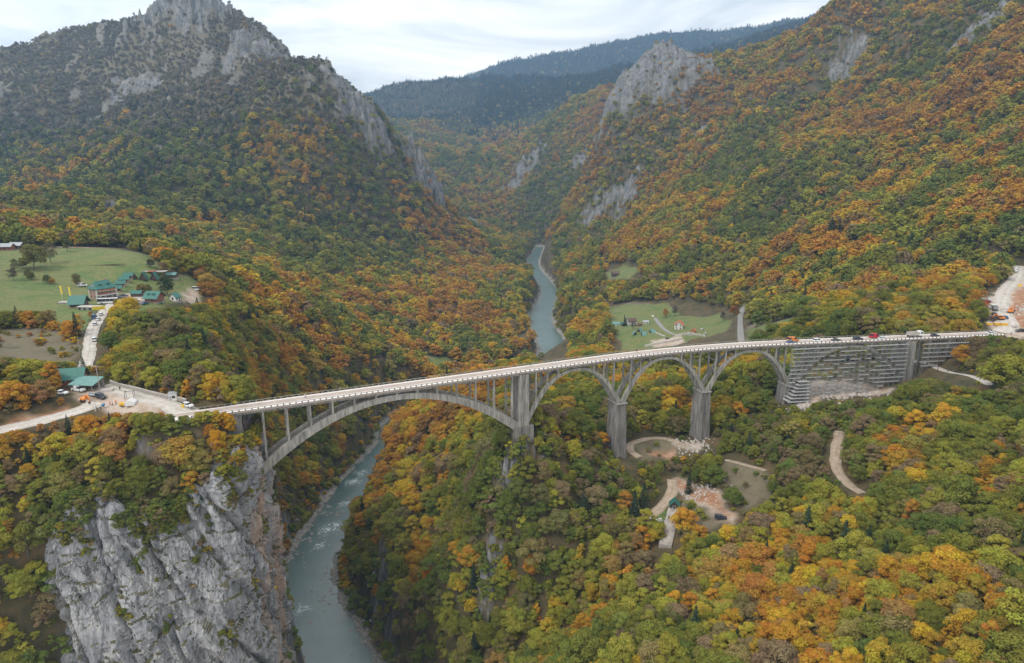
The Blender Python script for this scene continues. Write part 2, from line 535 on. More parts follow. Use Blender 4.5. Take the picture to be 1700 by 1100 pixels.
# ground sheet: rings of growing spacing so that near rocks and far ridges get equal detail
NTH, NR = 900, 760
TH = np.radians(np.linspace(-54, 54, NTH))
RR = 70.0 * np.exp(np.linspace(0, math.log(7200 / 70.0), NR))
GX = np.sin(TH)[None, :] * RR[:, None]
GY = np.cos(TH)[None, :] * RR[:, None]
GZ, GROCK = ground_arrays(GX, GY)

def grid_at(A, x, y):
    """value of a ground-sheet array at x, y"""
    x = np.asarray(x, float)
    y = np.asarray(y, float)
    r = np.hypot(x, y)
    i = np.log(np.maximum(r, 70.1) / 70.0) / math.log(7200 / 70.0) * (NR - 1)
    j = (np.arctan2(x, y) - TH[0]) / (TH[-1] - TH[0]) * (NTH - 1)
    i = np.clip(i, 0, NR - 1.001)
    j = np.clip(j, 0, NTH - 1.001)
    i0, j0 = i.astype(int), j.astype(int)
    a, b = i - i0, j - j0
    return (A[i0, j0] * (1 - a) * (1 - b) + A[i0 + 1, j0] * a * (1 - b) + A[i0, j0 + 1] * (1 - a) * b + A[i0 + 1, j0 + 1] * a * b)

def gz(x, y):
    return float(grid_at(GZ, np.array([x]), np.array([y]))[0])

_TT = 90 * np.exp(np.linspace(0, math.log(6000 / 90), 2500))
def hit(x, y):
    """ground point met by the photo's sight line"""
    a, b, c = pray(x, y)
    g = grid_at(GZ, a * _TT, b * _TT)
    below = (CAMZ + c * _TT) < g
    k = int(np.argmax(below)) if below.any() else len(_TT) - 1
    t = _TT[k]
    return np.array((a * t, b * t, g[k]))

def hits(pts):
    return [hit(x, y) for x, y in pts]

# level the ground where people levelled it: road beds, yards, house plots
def ribbon_line(px, n=10):
    return catmull([p[:2] for p in hits(px)], n)

ROADS = {}
ROAD_PX = {
    'gravel_road': ([(-60, 728), (0, 714), (50, 703), (100, 690), (140, 678), (160, 668)], 8.5),
    'bridge_approach': ([(318, 686), (285, 674), (245, 662), (205, 650), (168, 642)], 7.5),
    'village_road': ([(140, 612), (148, 585), (150, 563), (157, 540), (172, 518), (188, 503), (203, 494)], 5.4),
    'mountain_road': ([(1660, 552), (1676, 538), (1662, 512), (1668, 482), (1688, 458), (1692, 440)], 8.0),
    'forest_track': ([(1394, 716), (1389, 745), (1388, 775), (1404, 800), (1432, 820)], 4.2),
    'loop_track': ([(1062, 760), (1047, 748), (1050, 736), (1080, 728), (1110, 730), (1146, 743)], 3.6),
    'dirt_track': ([(1116, 796), (1116, 815), (1106, 832), (1090, 848), (1074, 856), (1066, 842)], 4.6),
    'meadow_track': ([(20, 412), (90, 410), (160, 411), (216, 412)], 3.0),
    'hillside_path': ([(1512, 600), (1545, 606), (1585, 620), (1645, 641)], 4.5),
    'farm_lane': ([(1088, 528), (1098, 541), (1112, 552), (1125, 556), (1150, 556)], 5.0),
    'valley_lane': ([(1234, 492), (1240, 502), (1230, 522), (1229, 545), (1231, 566)], 5.0),
    'clearing_track': ([(1205, 764), (1235, 771), (1272, 781)], 2.6),
}
AREA_PX = {
    'meadow': [
        [(-80, 420), (20, 414), (60, 414), (200, 414), (258, 428), (276, 446), (272, 458), (330, 462), (340, 484), (292, 500), (268, 512), (205, 520), (190, 507), (152, 520), (146, 548), (120, 552), (88, 540), (60, 528), (-80, 525)],
        [(1008, 512), (1060, 506), (1110, 502), (1128, 522), (1170, 526), (1200, 520), (1214, 534), (1205, 552), (1160, 560), (1110, 577), (1034, 582), (1018, 548)],
        [(1240, 548), (1300, 530), (1335, 536), (1310, 560), (1240, 566)],
        [(1006, 452), (1038, 436), (1062, 448), (1046, 464), (1010, 464)],
        [(1084, 850), (1110, 830), (1110, 860), (1090, 890)],
        [(690, 586), (740, 592), (775, 612), (720, 618)],
    ],
    'scrub': [[(-80, 548), (60, 543), (110, 552), (140, 585), (110, 604), (-80, 590)], [(1000, 508), (1060, 502), (1092, 508), (1040, 518)], [(1184, 786), (1212, 766), (1262, 786), (1282, 828), (1236, 850), (1196, 826)],
        [(1048, 738), (1090, 727), (1150, 742), (1120, 760), (1070, 766)],
        [(1128, 832), (1165, 826), (1185, 870), (1150, 880), (1122, 876)],
              [(1240, 540), (1300, 520), (1290, 532), (1240, 548)], [(1100, 618), (1150, 612), (1160, 630), (1110, 640)]],
    'dirt': [
        [(128, 648), (150, 640), (205, 646), (262, 664), (318, 684), (322, 694), (290, 702), (160, 682), (132, 664)],
        [(1640, 498), (1664, 478), (1690, 446), (1760, 430), (1800, 560), (1690, 562), (1640, 548)],
        [(1320, 640), (1400, 632), (1485, 645), (1470, 655), (1380, 659), (1318, 680)],
        [(1122, 738), (1170, 730), (1175, 748), (1140, 752)],
        [(1118, 788), (1138, 800), (1180, 812), (1222, 856), (1216, 868), (1176, 846), (1142, 822), (1112, 806)],
        [(184, 506), (202, 488), (242, 486), (262, 497), (330, 495), (330, 502), (228, 508), (200, 512)],
        [(1080, 566), (1130, 556), (1140, 568), (1086, 577)],
        [(300, 484), (330, 480), (332, 496), (304, 500)],
    ],
}
AREA_PX['redearth'] = [[(1120, 791), (1136, 801), (1178, 813), (1218, 855), (1206, 860), (1172, 838), (1140, 818), (1116, 803)], [(1684, 486), (1700, 476), (1790, 480), (1790, 545), (1690, 546), (1678, 520)], [(-60, 708), (0, 698), (60, 684), (112, 670), (126, 678), (60, 695), (0, 707), (-60, 720)], [(1066, 745), (1120, 748), (1120, 758), (1075, 760)]]
for k, (px, w) in ROAD_PX.items():
    ROADS[k] = (ribbon_line(px), w)
AREAS = {k: [np.array([p[:2] for p in hits(poly)]) for poly in v] for k, v in AREA_PX.items()}

# road beds: even out the cross-fall under each road
for k, (line, w) in ROADS.items():
    lx0, lx1, ly0, ly1 = line[:, 0].min() - 15, line[:, 0].max() + 15, line[:, 1].min() - 15, line[:, 1].max() + 15
    m = (GX > lx0) & (GX < lx1) & (GY > ly0) & (GY < ly1)
    d, _, par = poly_dist(GX[m], GY[m], line)
    zc = grid_at(GZ, line[:, 0], line[:, 1])
    ker = np.ones(7) / 7
    zc = np.convolve(np.pad(zc, 3, mode='edge'), ker, 'valid')
    zt = np.interp(par, np.arange(len(line)), zc)
    ww = 1 - smooth(w / 2 + 0.5, w / 2 + 4.5, d)
    GZ[m] = GZ[m] * (1 - ww) + zt * ww
    ROADS[k] = (line, w)

# the ground meets the deck at both bridge heads
for seg, zt in (([(-119, 212.5), (-104, 215.5)], -1.12), ([(243, 330.5), (268, 334.5)], -1.1)):
    d, _, _ = poly_dist(GX, GY, seg)
    ww = 1 - smooth(4.5, 8.0, d)
    GZ[:] = GZ * (1 - ww) + zt * ww
for seg in ([(-112, 212), (-84, 225)], [(232, 328.5), (250, 332)]):        # and stays under it beyond the abutment
    d, _, _ = poly_dist(GX, GY, seg)
    GZ[:] = np.where(d < 9, np.minimum(GZ, -1.55 + 0.5 * np.maximum(d - 6.0, 0)), GZ)

def mask_of(kind, x, y, soft=4.0):
    """0..1 cover of a land kind with a ragged edge"""
    x = np.asarray(x, float)
    y = np.asarray(y, float)
    out = np.zeros(x.shape)
    r = np.hypot(x, y)
    for poly in AREAS[kind]:
        x0, x1, y0, y1 = poly[:, 0].min() - 20, poly[:, 0].max() + 20, poly[:, 1].min() - 20, poly[:, 1].max() + 20
        m = (x > x0) & (x < x1) & (y > y0) & (y < y1)
        if not m.any():
            continue
        xm, ym = x[m], y[m]
        d, _, _ = poly_dist(xm, ym, np.r_[poly, poly[:1]])
        s = np.where(in_poly(xm, ym, poly), d, -d) + 2.5 * fbm(xm / 12, ym / 12, 3, 61)
        out[m] = np.maximum(out[m], smooth(-soft / 2, soft / 2, s))
    return out

def road_dist(x, y):
    """clear distance beyond the nearest road edge"""
    best = np.full(np.shape(x), 1e6)
    for line, w in ROADS.values():
        d, _, _ = poly_dist(x, y, line)
        best = np.minimum(best, d - w / 2)
    return best

RIVD = np.full(GX.shape, 1e3)
_m = GY < 3400
_d, _, _p = poly_dist(GX[_m], GY[_m], RV[:, :2])
RIVD[_m] = _d - np.interp(_p, np.arange(len(RV)), RV[:, 2]) + 400 * smooth(2080, 2130, GY[_m])

# ---- cover attributes of the ground sheet
dzr = np.gradient(GZ, axis=0) / (np.gradient(RR)[:, None])
dzt = np.gradient(GZ, axis=1) / (RR[:, None] * (TH[1] - TH[0]))
GSLOPE = np.hypot(dzr, dzt)
M_rock = np.clip(np.maximum(GROCK, smooth(3.0, 4.0, GSLOPE + 1.1 * fbm(GX / 15, GY / 15, 3, 88) - 1.6 * smooth(232, 262, GY)) * (np.hypot(GX, GY) < 700) * smooth(-55, -65, GX) * smooth(-141, -136, GX)), 0, 1)
M_grass = mask_of('meadow', GX, GY)
M_scrub = mask_of('scrub', GX, GY, 5)
M_dirt = mask_of('dirt', GX, GY)
M_scrub = np.maximum(M_scrub, 0.85 * smooth(-200, -330, GX) * smooth(1250, 1450, GY) * smooth(2600, 2350, GY) * smooth(70, 190, GZ))
M_red = mask_of('redearth', GX, GY, 3)
M_shore = smooth(7.5, 4.5, RIVD + 4.5 * fbm(GX / 16, GY / 16, 4, 66)) * smooth(RIVER_Z + 9, RIVER_Z + 4, GZ)

def terrain_material():
    m = bpy.data.materials.new('hillside ground')
    m.use_nodes = True
    nt = m.node_tree
    nt.nodes.clear()
    L = nt.links.new
    out = nd(nt, 'ShaderNodeOutputMaterial')
    b = nd(nt, 'ShaderNodeBsdfPrincipled', Roughness=0.95)
    geo = nd(nt, 'ShaderNodeNewGeometry')
    def noise(scale, detail=6, rough=0.6, vec=None, dist=0.0):
        n = nd(nt, 'ShaderNodeTexNoise', Scale=scale, Detail=detail, Roughness=rough, Distortion=dist)
        L(vec or geo.outputs['Position'], n.inputs['Vector'])
        return n.outputs['Fac']
    def ramp(fac, cols):
        r = nd(nt, 'ShaderNodeValToRGB')
        els = r.color_ramp.elements
        while len(els) < len(cols):
            els.new(0.5)
        for e, (p, c) in zip(els, cols):
            e.position = p
            e.color = (*c, 1)
        L(fac, r.inputs['Fac'])
        return r.outputs['Color']
    def mix(f, a, c):
        x = nd(nt, 'ShaderNodeMix', data_type='RGBA')
        L(f, x.inputs['Factor'])
        L(a, x.inputs['A'])
        L(c, x.inputs['B'])
        return x.outputs['Result']
    def attr(n):
        return nd(nt, 'ShaderNodeAttribute', attribute_name=n).outputs['Fac']
    forest = ramp(noise(0.12, 8), [(0.3, (0.035, 0.034, 0.014)), (0.5, (0.075, 0.06, 0.024)), (0.62, (0.12, 0.075, 0.03)), (0.75, (0.07, 0.072, 0.024))])
    grass = ramp(noise(0.045, 12, 0.74, None, 0.8), [(0.3, (0.06, 0.105, 0.024)), (0.44, (0.105, 0.155, 0.036)), (0.54, (0.165, 0.165, 0.055)), (0.62, (0.08, 0.14, 0.03)), (0.74, (0.165, 0.13, 0.06))])
    fine = nd(nt, 'ShaderNodeMix', data_type='RGBA', blend_type='MULTIPLY')
    fine.inputs['Factor'].default_value = 1.0
    L(grass, fine.inputs['A'])
    L(ramp(noise(0.55, 10, 0.75), [(0.3, (0.62, 0.62, 0.6)), (0.5, (1.0, 1.0, 1.0)), (0.7, (1.25, 1.18, 1.1))]), fine.inputs['B'])
    grass = fine.outputs['Result']
    scrub = ramp(noise(0.09, 9, 0.7), [(0.32, (0.075, 0.07, 0.038)), (0.5, (0.16, 0.13, 0.08)), (0.7, (0.115, 0.11, 0.055))])
    dirt = ramp(noise(0.14, 10, 0.72), [(0.3, (0.25, 0.16, 0.10)), (0.45, (0.40, 0.31, 0.235)), (0.6, (0.52, 0.43, 0.36)), (0.75, (0.36, 0.21, 0.12))])
    shore = ramp(noise(0.45, 10, 0.75), [(0.35, (0.11, 0.10, 0.08)), (0.5, (0.24, 0.225, 0.195)), (0.68, (0.42, 0.40, 0.36))])
    mp = nd(nt, 'ShaderNodeMapping')
    mp.inputs['Scale'].default_value = (1, 1, 0.3)
    L(geo.outputs['Position'], mp.inputs['Vector'])
    rk = ramp(noise(0.11, 12, 0.7, mp.outputs['Vector'], 0.8), [(0.3, (0.045, 0.046, 0.048)), (0.44, (0.105, 0.105, 0.108)), (0.55, (0.195, 0.195, 0.195)), (0.65, (0.26, 0.235, 0.205)), (0.78, (0.09, 0.09, 0.09))])
    ledge = noise(0.16, 8, 0.65)
    lg = nd(nt, 'ShaderNodeMapRange')
    lg.inputs['From Min'].default_value = 0.54
    lg.inputs['From Max'].default_value = 0.62
    L(ledge, lg.inputs['Value'])
    rk = mix(lg.outputs['Result'], rk, ramp(noise(0.5, 6), [(0.35, (0.05, 0.055, 0.02)), (0.65, (0.12, 0.10, 0.035))]))
    c = mix(attr('scrub'), forest, scrub)
    c = mix(attr('grass'), c, grass)
    c = mix(attr('dirt'), c, dirt)
    red = ramp(noise(0.3, 10, 0.72), [(0.3, (0.17, 0.085, 0.045)), (0.48, (0.33, 0.165, 0.085)), (0.64, (0.42, 0.28, 0.185))])
    c = mix(attr('redearth'), c, red)
    c = mix(attr('rock'), c, rk)
    c = mix(attr('shore'), c, shore)
    L(c, b.inputs['Base Color'])
    bp = nd(nt, 'ShaderNodeBump', Strength=0.7, Distance=1.2)
    L(noise(0.35, 10, 0.7), bp.inputs['Height'])
    L(bp.outputs['Normal'], b.inputs['Normal'])
    L(b.outputs['BSDF'], out.inputs['Surface'])
    return m

def build_terrain():
    v = np.stack([GX, GY, GZ], -1).reshape(-1, 3)
    i = np.arange((NR - 1) * NTH).reshape(NR - 1, NTH)[:, :-1].ravel()
    f = np.stack([i, i + NTH, i + NTH + 1, i + 1], -1)
    me = np_mesh('terrain', v, f[:, ::-1], terrain_material())
    for n, a in (('rock', M_rock), ('grass', M_grass), ('scrub', M_scrub), ('dirt', M_dirt), ('redearth', M_red), ('shore', M_shore)):
        at_ = me.attributes.new(n, 'FLOAT', 'POINT')
        at_.data.foreach_set('value', a.astype(np.float32).ravel())
    return tag(link('terrain', me), kind='structure')
terrain = build_terrain()

# ------------------------------------------------------------------ river
def water_material():
    m = bpy.data.materials.new('river water')
    m.use_nodes = True
    nt = m.node_tree
    nt.nodes.clear()
    L = nt.links.new
    out = nd(nt, 'ShaderNodeOutputMaterial')
    b = nd(nt, 'ShaderNodeBsdfPrincipled', Roughness=0.33, IOR=2.1)
    geo = nd(nt, 'ShaderNodeNewGeometry')
    n1 = nd(nt, 'ShaderNodeTexNoise', Scale=0.05, Detail=5, Roughness=0.6)
    L(geo.outputs['Position'], n1.inputs['Vector'])
    r = nd(nt, 'ShaderNodeValToRGB')
    r.color_ramp.elements[0].position, r.color_ramp.elements[1].position = 0.35, 0.7
    r.color_ramp.elements[0].color = (0.016, 0.07, 0.066, 1)
    r.color_ramp.elements[1].color = (0.05, 0.115, 0.10, 1)
    L(n1.outputs['Fac'], r.inputs['Fac'])
    # white water over the shallows
    at_ = nd(nt, 'ShaderNodeAttribute', attribute_name='rapid')
    n2 = nd(nt, 'ShaderNodeTexNoise', Scale=0.33, Detail=9, Roughness=0.72, Distortion=1.2)
    L(geo.outputs['Position'], n2.inputs['Vector'])
    mu = nd(nt, 'ShaderNodeMath', operation='MULTIPLY_ADD')
    L(at_.outputs['Fac'], mu.inputs[0])
    mu.inputs[1].default_value = 0.30
    L(n2.outputs['Fac'], mu.inputs[2])
    mr = nd(nt, 'ShaderNodeMapRange')
    mr.inputs['From Min'].default_value = 0.74
    mr.inputs['From Max'].default_value = 0.84
    L(mu.outputs[0], mr.inputs['Value'])
    mx = nd(nt, 'ShaderNodeMix', data_type='RGBA')
    L(mr.outputs['Result'], mx.inputs['Factor'])
    L(r.outputs['Color'], mx.inputs['A'])
    mx.inputs['B'].default_value = (0.60, 0.66, 0.66, 1)
    sh = nd(nt, 'ShaderNodeAttribute', attribute_name='shallow')
    mx2 = nd(nt, 'ShaderNodeMix', data_type='RGBA')
    L(sh.outputs['Fac'], mx2.inputs['Factor'])
    L(mx.outputs['Result'], mx2.inputs['A'])
    mx2.inputs['B'].default_value = (0.13, 0.115, 0.085, 1)
    L(mx2.outputs['Result'], b.inputs['Base Color'])
    rr = nd(nt, 'ShaderNodeMapRange')
    rr.inputs['To Min'].default_value = 0.33
    rr.inputs['To Max'].default_value = 0.7
    L(mr.outputs['Result'], rr.inputs['Value'])
    L(rr.outputs['Result'], b.inputs['Roughness'])
    bp = nd(nt, 'ShaderNodeBump', Strength=0.25, Distance=0.5)
    n3 = nd(nt, 'ShaderNodeTexNoise', Scale=0.6, Detail=6, Roughness=0.65)
    L(geo.outputs['Position'], n3.inputs['Vector'])
    L(n3.outputs['Fac'], bp.inputs['Height'])
    L(bp.outputs['Normal'], b.inputs['Normal'])
    L(b.outputs['BSDF'], out.inputs['Surface'])
    return m

def build_river():
    line = catmull(RV, 3)
    d = np.gradient(line[:, :2], axis=0)
    d /= np.linalg.norm(d, axis=1)[:, None]
    nrm = np.c_[d[:, 1], -d[:, 0]]
    ac = np.linspace(-1, 1, 17)
    half = line[:, 2] + 7
    X = line[:, 0][:, None] + nrm[:, 0][:, None] * ac * half[:, None]
    Y = line[:, 1][:, None] + nrm[:, 1][:, None] * ac * half[:, None]
    Z = RIVER_Z + 0.0 * X
    v = np.stack([X, Y, Z], -1).reshape(-1, 3)
    i = np.arange((len(line) - 1) * 17).reshape(-1, 17)[:, :-1].ravel()
    me = np_mesh('river', v, np.stack([i, i + 17, i + 18, i + 1], -1), water_material())
    rap = np.zeros(X.shape)
    for px, py, rad in [(586, 800, 11), (600, 785, 9), (545, 880, 12), (556, 872, 9), (502, 1012, 8), (575, 835, 9), (530, 905, 8)]:
        p = at(px, py, z=RIVER_Z)
        rap = np.maximum(rap, np.exp(-((X - p[0]) ** 2 + (Y - p[1]) ** 2) / rad ** 2))
    a = me.attributes.new('rapid', 'FLOAT', 'POINT')
    a.data.foreach_set('value', rap.astype(np.float32).ravel())
    shal = smooth(0.5, 0.95, np.abs(ac)[None, :] + 0.25 * fbm(X / 15, Y / 15, 3, 4)) * 0.8
    a = me.attributes.new('shallow', 'FLOAT', 'POINT')
    a.data.foreach_set('value', shal.astype(np.float32).ravel())
    return tag(link('river', me), kind='structure')
build_river()

# ------------------------------------------------------------------ roads
def gravel_mat(name, a, b_, c, scale=0.5):
    m = bpy.data.materials.new(name)
    m.use_nodes = True
    nt = m.node_tree
    nt.nodes.clear()
    out = nd(nt, 'ShaderNodeOutputMaterial')
    b = nd(nt, 'ShaderNodeBsdfPrincipled', Roughness=0.92)
    geo = nd(nt, 'ShaderNodeNewGeometry')
    n = nd(nt, 'ShaderNodeTexNoise', Scale=scale, Detail=9, Roughness=0.7)
    nt.links.new(geo.outputs['Position'], n.inputs['Vector'])
    r = nd(nt, 'ShaderNodeValToRGB')
    r.color_ramp.elements.new(0.5)
    for e, p, col in zip(r.color_ramp.elements, (0.3, 0.5, 0.7), (a, b_, c)):
        e.position = p
        e.color = (*col, 1)
    nt.links.new(n.outputs['Fac'], r.inputs['Fac'])
    # paler wheel tracks along the way
    tr = nd(nt, 'ShaderNodeAttribute', attribute_name='track')
    mx = nd(nt, 'ShaderNodeMix', data_type='RGBA', blend_type='MULTIPLY')
    mx.inputs['B'].default_value = (0.72, 0.7, 0.66, 1)
    nt.links.new(tr.outputs['Fac'], mx.inputs['Factor'])
    nt.links.new(r.outputs['Color'], mx.inputs['A'])
    nt.links.new(mx.outputs['Result'], b.inputs['Base Color'])
    nt.links.new(b.outputs['BSDF'], out.inputs['Surface'])
    return m
pale = gravel_mat('pale road gravel', (0.36, 0.32, 0.27), (0.50, 0.46, 0.41), (0.60, 0.56, 0.51))
earth = gravel_mat('brown track earth', (0.24, 0.17, 0.11), (0.36, 0.28, 0.20), (0.44, 0.36, 0.28))
greyr = gravel_mat('grey old asphalt', (0.19, 0.18, 0.17), (0.27, 0.26, 0.245), (0.33, 0.32, 0.30))
ROAD_MAT = {'gravel_road': pale, 'bridge_approach': pale, 'village_road': pale, 'mountain_road': pale, 'forest_track': earth, 'loop_track': earth,
            'dirt_track': earth, 'meadow_track': earth, 'hillside_path': pale, 'farm_lane': greyr, 'valley_lane': greyr, 'clearing_track': earth}
for k, (line, w) in ROADS.items():
    seg = [line[0]]
    for p, q in zip(line[:-1], line[1:]):
        n = max(1, int(np.hypot(*(q - p)) / 1.2))
        for t in range(1, n + 1):
            seg.append(p + (q - p) * t / n)
    ln = np.array(seg)
    d = np.gradient(ln, axis=0)
    d /= np.linalg.norm(d, axis=1)[:, None] + 1e-9
    nrm = np.c_[d[:, 1], -d[:, 0]]
    ac = np.linspace(-1, 1, 9)
    wob = 1 + 0.16 * fbm(ln[:, 0] / 6, ln[:, 1] / 6, 2, 13)
    X = ln[:, 0][:, None] + nrm[:, 0][:, None] * ac * (w / 2 * wob)[:, None]
    Y = ln[:, 1][:, None] + nrm[:, 1][:, None] * ac * (w / 2 * wob)[:, None]
    Z = grid_at(GZ, X, Y) + 0.16 - 0.12 * np.abs(ac) ** 3
    v = np.stack([X, Y, Z], -1).reshape(-1, 3)
    i = np.arange((len(ln) - 1) * 9).reshape(-1, 9)[:, :-1].ravel()
    me = np_mesh(k, v, np.stack([i, i + 9, i + 10, i + 1], -1), ROAD_MAT[k])
    a = me.attributes.new('track', 'FLOAT', 'POINT')
    trk = np.repeat((np.abs(np.abs(ac) - 0.45) > 0.22)[None, :], len(ln), 0) * (0.5 + 0.5 * fbm(X / 5, Y / 5, 2, 3))
    a.data.foreach_set('value', np.clip(trk, 0, 1).astype(np.float32).ravel())
    tag(link(k, me), kind='structure')

# ------------------------------------------------------------------ the arch bridge
CONC = simple_mat('weathered bridge concrete', (0.27, 0.255, 0.225), 0.9, var=0.55, scale=0.7, bump=0.25, streak=True)
CONC_D = simple_mat('dark lichen concrete', (0.19, 0.178, 0.16), 0.92, var=0.6, scale=0.6, bump=0.3, streak=True)
CONC_L = simple_mat('pale renewed concrete', (0.46, 0.42, 0.375), 0.85, var=0.16, scale=1.2)
DECKTOP = simple_mat('bare deck screed', (0.40, 0.33, 0.285), 0.88, var=0.14, scale=0.35)
WALK = simple_mat('cream footway concrete', (0.74, 0.70, 0.66), 0.85, var=0.08, scale=0.6)

BW = 8.2                                        # deck width
_ds = 0.5
_S = np.arange(-12, 392, _ds)
_hd = np.radians(24.9 - 15.9 * np.clip((_S - 160) / 95.0, 0, 1))
_px = -106.6 + np.cumsum(np.cos(_hd)) * _ds - (np.cos(_hd[:24]).sum() + 0) * _ds
_py = 214.4 + np.cumsum(np.sin(_hd)) * _ds - (np.sin(_hd[:24]).sum() + 0) * _ds
def bp(s, off=0.0, z=0.0):
    """point on the bridge: run s from the left end, offset off behind the near edge, height z"""
    x, y, h = np.interp(s, _S, _px), np.interp(s, _S, _py), np.interp(s, _S, _hd)
    return Vector((x - math.sin(h) * off, y + math.cos(h) * off, z))
def bh(s):
    return float(np.interp(s, _S, _hd))
MIDO = BW / 2
BR_LINE = [tuple(bp(s, MIDO)[:2]) for s in range(0, 390, 10)]
DECK_Z = -0.95                                  # road surface; handrail top is z 0

bridge = thing('arch_bridge', 'long grey concrete bridge of one wide and four small arches across the gorge', 'bridge', bp(122, MIDO, -28))
bo = bridge.location
def bbuild(mb, name, mat, parent=bridge, bevel=0.0):
    base = bo if parent is bridge else bo
    mb.v = [(x - base.x, y - base.y, z - base.z) for x, y, z in mb.v]
    return mb.build(name, mat, parent, bevel=bevel)

S_END = 372.0
def strip(o0, o1, z0, z1, s0=-6.0, s1=S_END, step=3.0):
    """a beam that follows the bridge: cross section o0..o1 by z0..z1"""
    secs = []
    s = s0
    while s < s1 + 1e-6:
        secs.append([bp(s, o0, z0), bp(s, o1, z0), bp(s, o1, z1), bp(s, o0, z1)])
        s += step
    return MB().loft(secs)

bbuild(strip(-0.05, BW + 0.05, DECK_Z - 0.38, DECK_Z), 'deck_slab', DECKTOP)
for o0 in (0.75, BW - 1.45):
    bbuild(strip(o0, o0 + 0.7, -2.35, DECK_Z - 0.385), 'deck_beam', CONC)
s = 0.0
while s < S_END:
    bbuild(MB().bar(bp(s, 0.1, -1.72), bp(s, BW - 0.1, -1.72), 0.3, 0.72), 'cross_beam', CONC)
    s += 5.5
bbuild(strip(0.28, 3.0, DECK_Z + 0.004, DECK_Z + 0.16), 'footway', WALK)
bbuild(strip(BW - 1.35, BW - 0.28, DECK_Z + 0.004, DECK_Z + 0.16), 'footway', WALK)
RAILM = simple_mat('rough railing concrete', (0.235, 0.215, 0.18), 0.9, var=0.28, scale=1.5)
for o0 in (0.0, BW - 0.26):
    mb = strip(o0, o0 + 0.26, -0.17, 0.0, -1.0)
    k = strip(o0, o0 + 0.26, DECK_Z + 0.003, DECK_Z + 0.12, -1.0)
    mb.add(k.v, k.f)
    s = -0.8
    while s < S_END:
        p = bp(s, o0 + 0.13, DECK_Z + 0.10)
        mb.box(p.x, p.y, p.z, 0.42, 0.24, -0.15 - p.z, bh(s))
        s += 2.1
    bbuild(mb, 'railing', RAILM)

def arch_z(s, s0, s1, top, rise, pw):
    u = (2 * s - s0 - s1) / (s1 - s0)
    return top - rise * abs(u) ** pw

def arch(s0, s1, top, rise, pw, d_mid, d_end, wr, offs, n=44):
    """two ribs side by side; returns the curve of the rib's upper face"""
    for o0 in offs:
        secs = []
        for i in range(n + 1):
            s = s0 + (s1 - s0) * i / n
            z = arch_z(s, s0, s1, top, rise, pw)
            u = abs(2 * s - s0 - s1) / (s1 - s0)
            e = 0.4
            dz = arch_z(min(s + e, s1), s0, s1, top, rise, pw) - arch_z(max(s - e, s0), s0, s1, top, rise, pw)
            ds = min(s + e, s1) - max(s - e, s0)
            L = math.hypot(ds, dz)
            dep = d_mid + (d_end - d_mid) * u ** 1.5
            nx, nz = -dz / L * dep / 2, ds / L * dep / 2
            secs.append([bp(s + nx, o0, z + nz), bp(s + nx, o0 + wr, z + nz), bp(s - nx, o0 + wr, z - nz), bp(s - nx, o0, z - nz)])
        bbuild(MB().loft(secs), 'arch_rib', CONC)
    # cross ties between the ribs
    k = max(4, int((s1 - s0) / 7))
    for i in range(1, k):
        s = s0 + (s1 - s0) * i / k
        z = arch_z(s, s0, s1, top, rise, pw)
        bbuild(MB().bar(bp(s, offs[0] + wr - 0.05, z), bp(s, offs[1] + 0.05, z), 0.4, 0.6), 'arch_tie', CONC_D)

def columns(ss, s0, s1, top, rise, pw, w=0.62):
    for s in ss:
        z0 = arch_z(s, s0, s1, top, rise, pw)
        if z0 > -3.2:
            continue
        for o in (1.1, BW - 1.1):
            p = bp(s, o, z0)
            bbuild(MB().box(p.x, p.y, z0, w, w + 0.15, -2.36 - z0, bh(s)), 'spandrel_column', CONC)
        n = int((-2.4 - z0) // 6.5)
        if n:
            for j in range(1, n + 1):
                z = z0 + (-2.4 - z0) * j / (n + 1)
                bbuild(MB().bar(bp(s, 1.42, z), bp(s, BW - 1.42, z), 0.34, 0.45), 'column_tie', CONC)

ARCHES = [(17.5, 121.0, -4.1, 21.5, 2.0), (124.5, 170.5, -3.3, 19.5, 2.35), (171.5, 214.5, -3.3, 19.0, 2.35), (215.5, 258.5, -3.3, 19.0, 2.35), (259.5, 317.5, -3.3, 19.5, 2.3)]
OFFS = (0.7, BW - 2.3)
arch(*ARCHES[0], 2.2, 3.7, 1.6, OFFS, 60)
for A in ARCHES[1:]:
    arch(*A, 1.2, 2.1, 1.2, (0.8, BW - 2.0))
columns([21.5 + 8.0 * i for i in range(13)], *ARCHES[0], 0.66)
for A in ARCHES[1:]:
    L = A[1] - A[0]
    columns([A[0] + L * u for u in (0.085, 0.2, 0.315, 0.685, 0.8, 0.915)], *A)
# first columns and abutment on the cliff
p = bp(9, MIDO, -9)
bbuild(MB().box(p.x, p.y, -14, 11, BW - 0.6, 14 - 2.36, bh(9)), 'abutment', CONC_D)

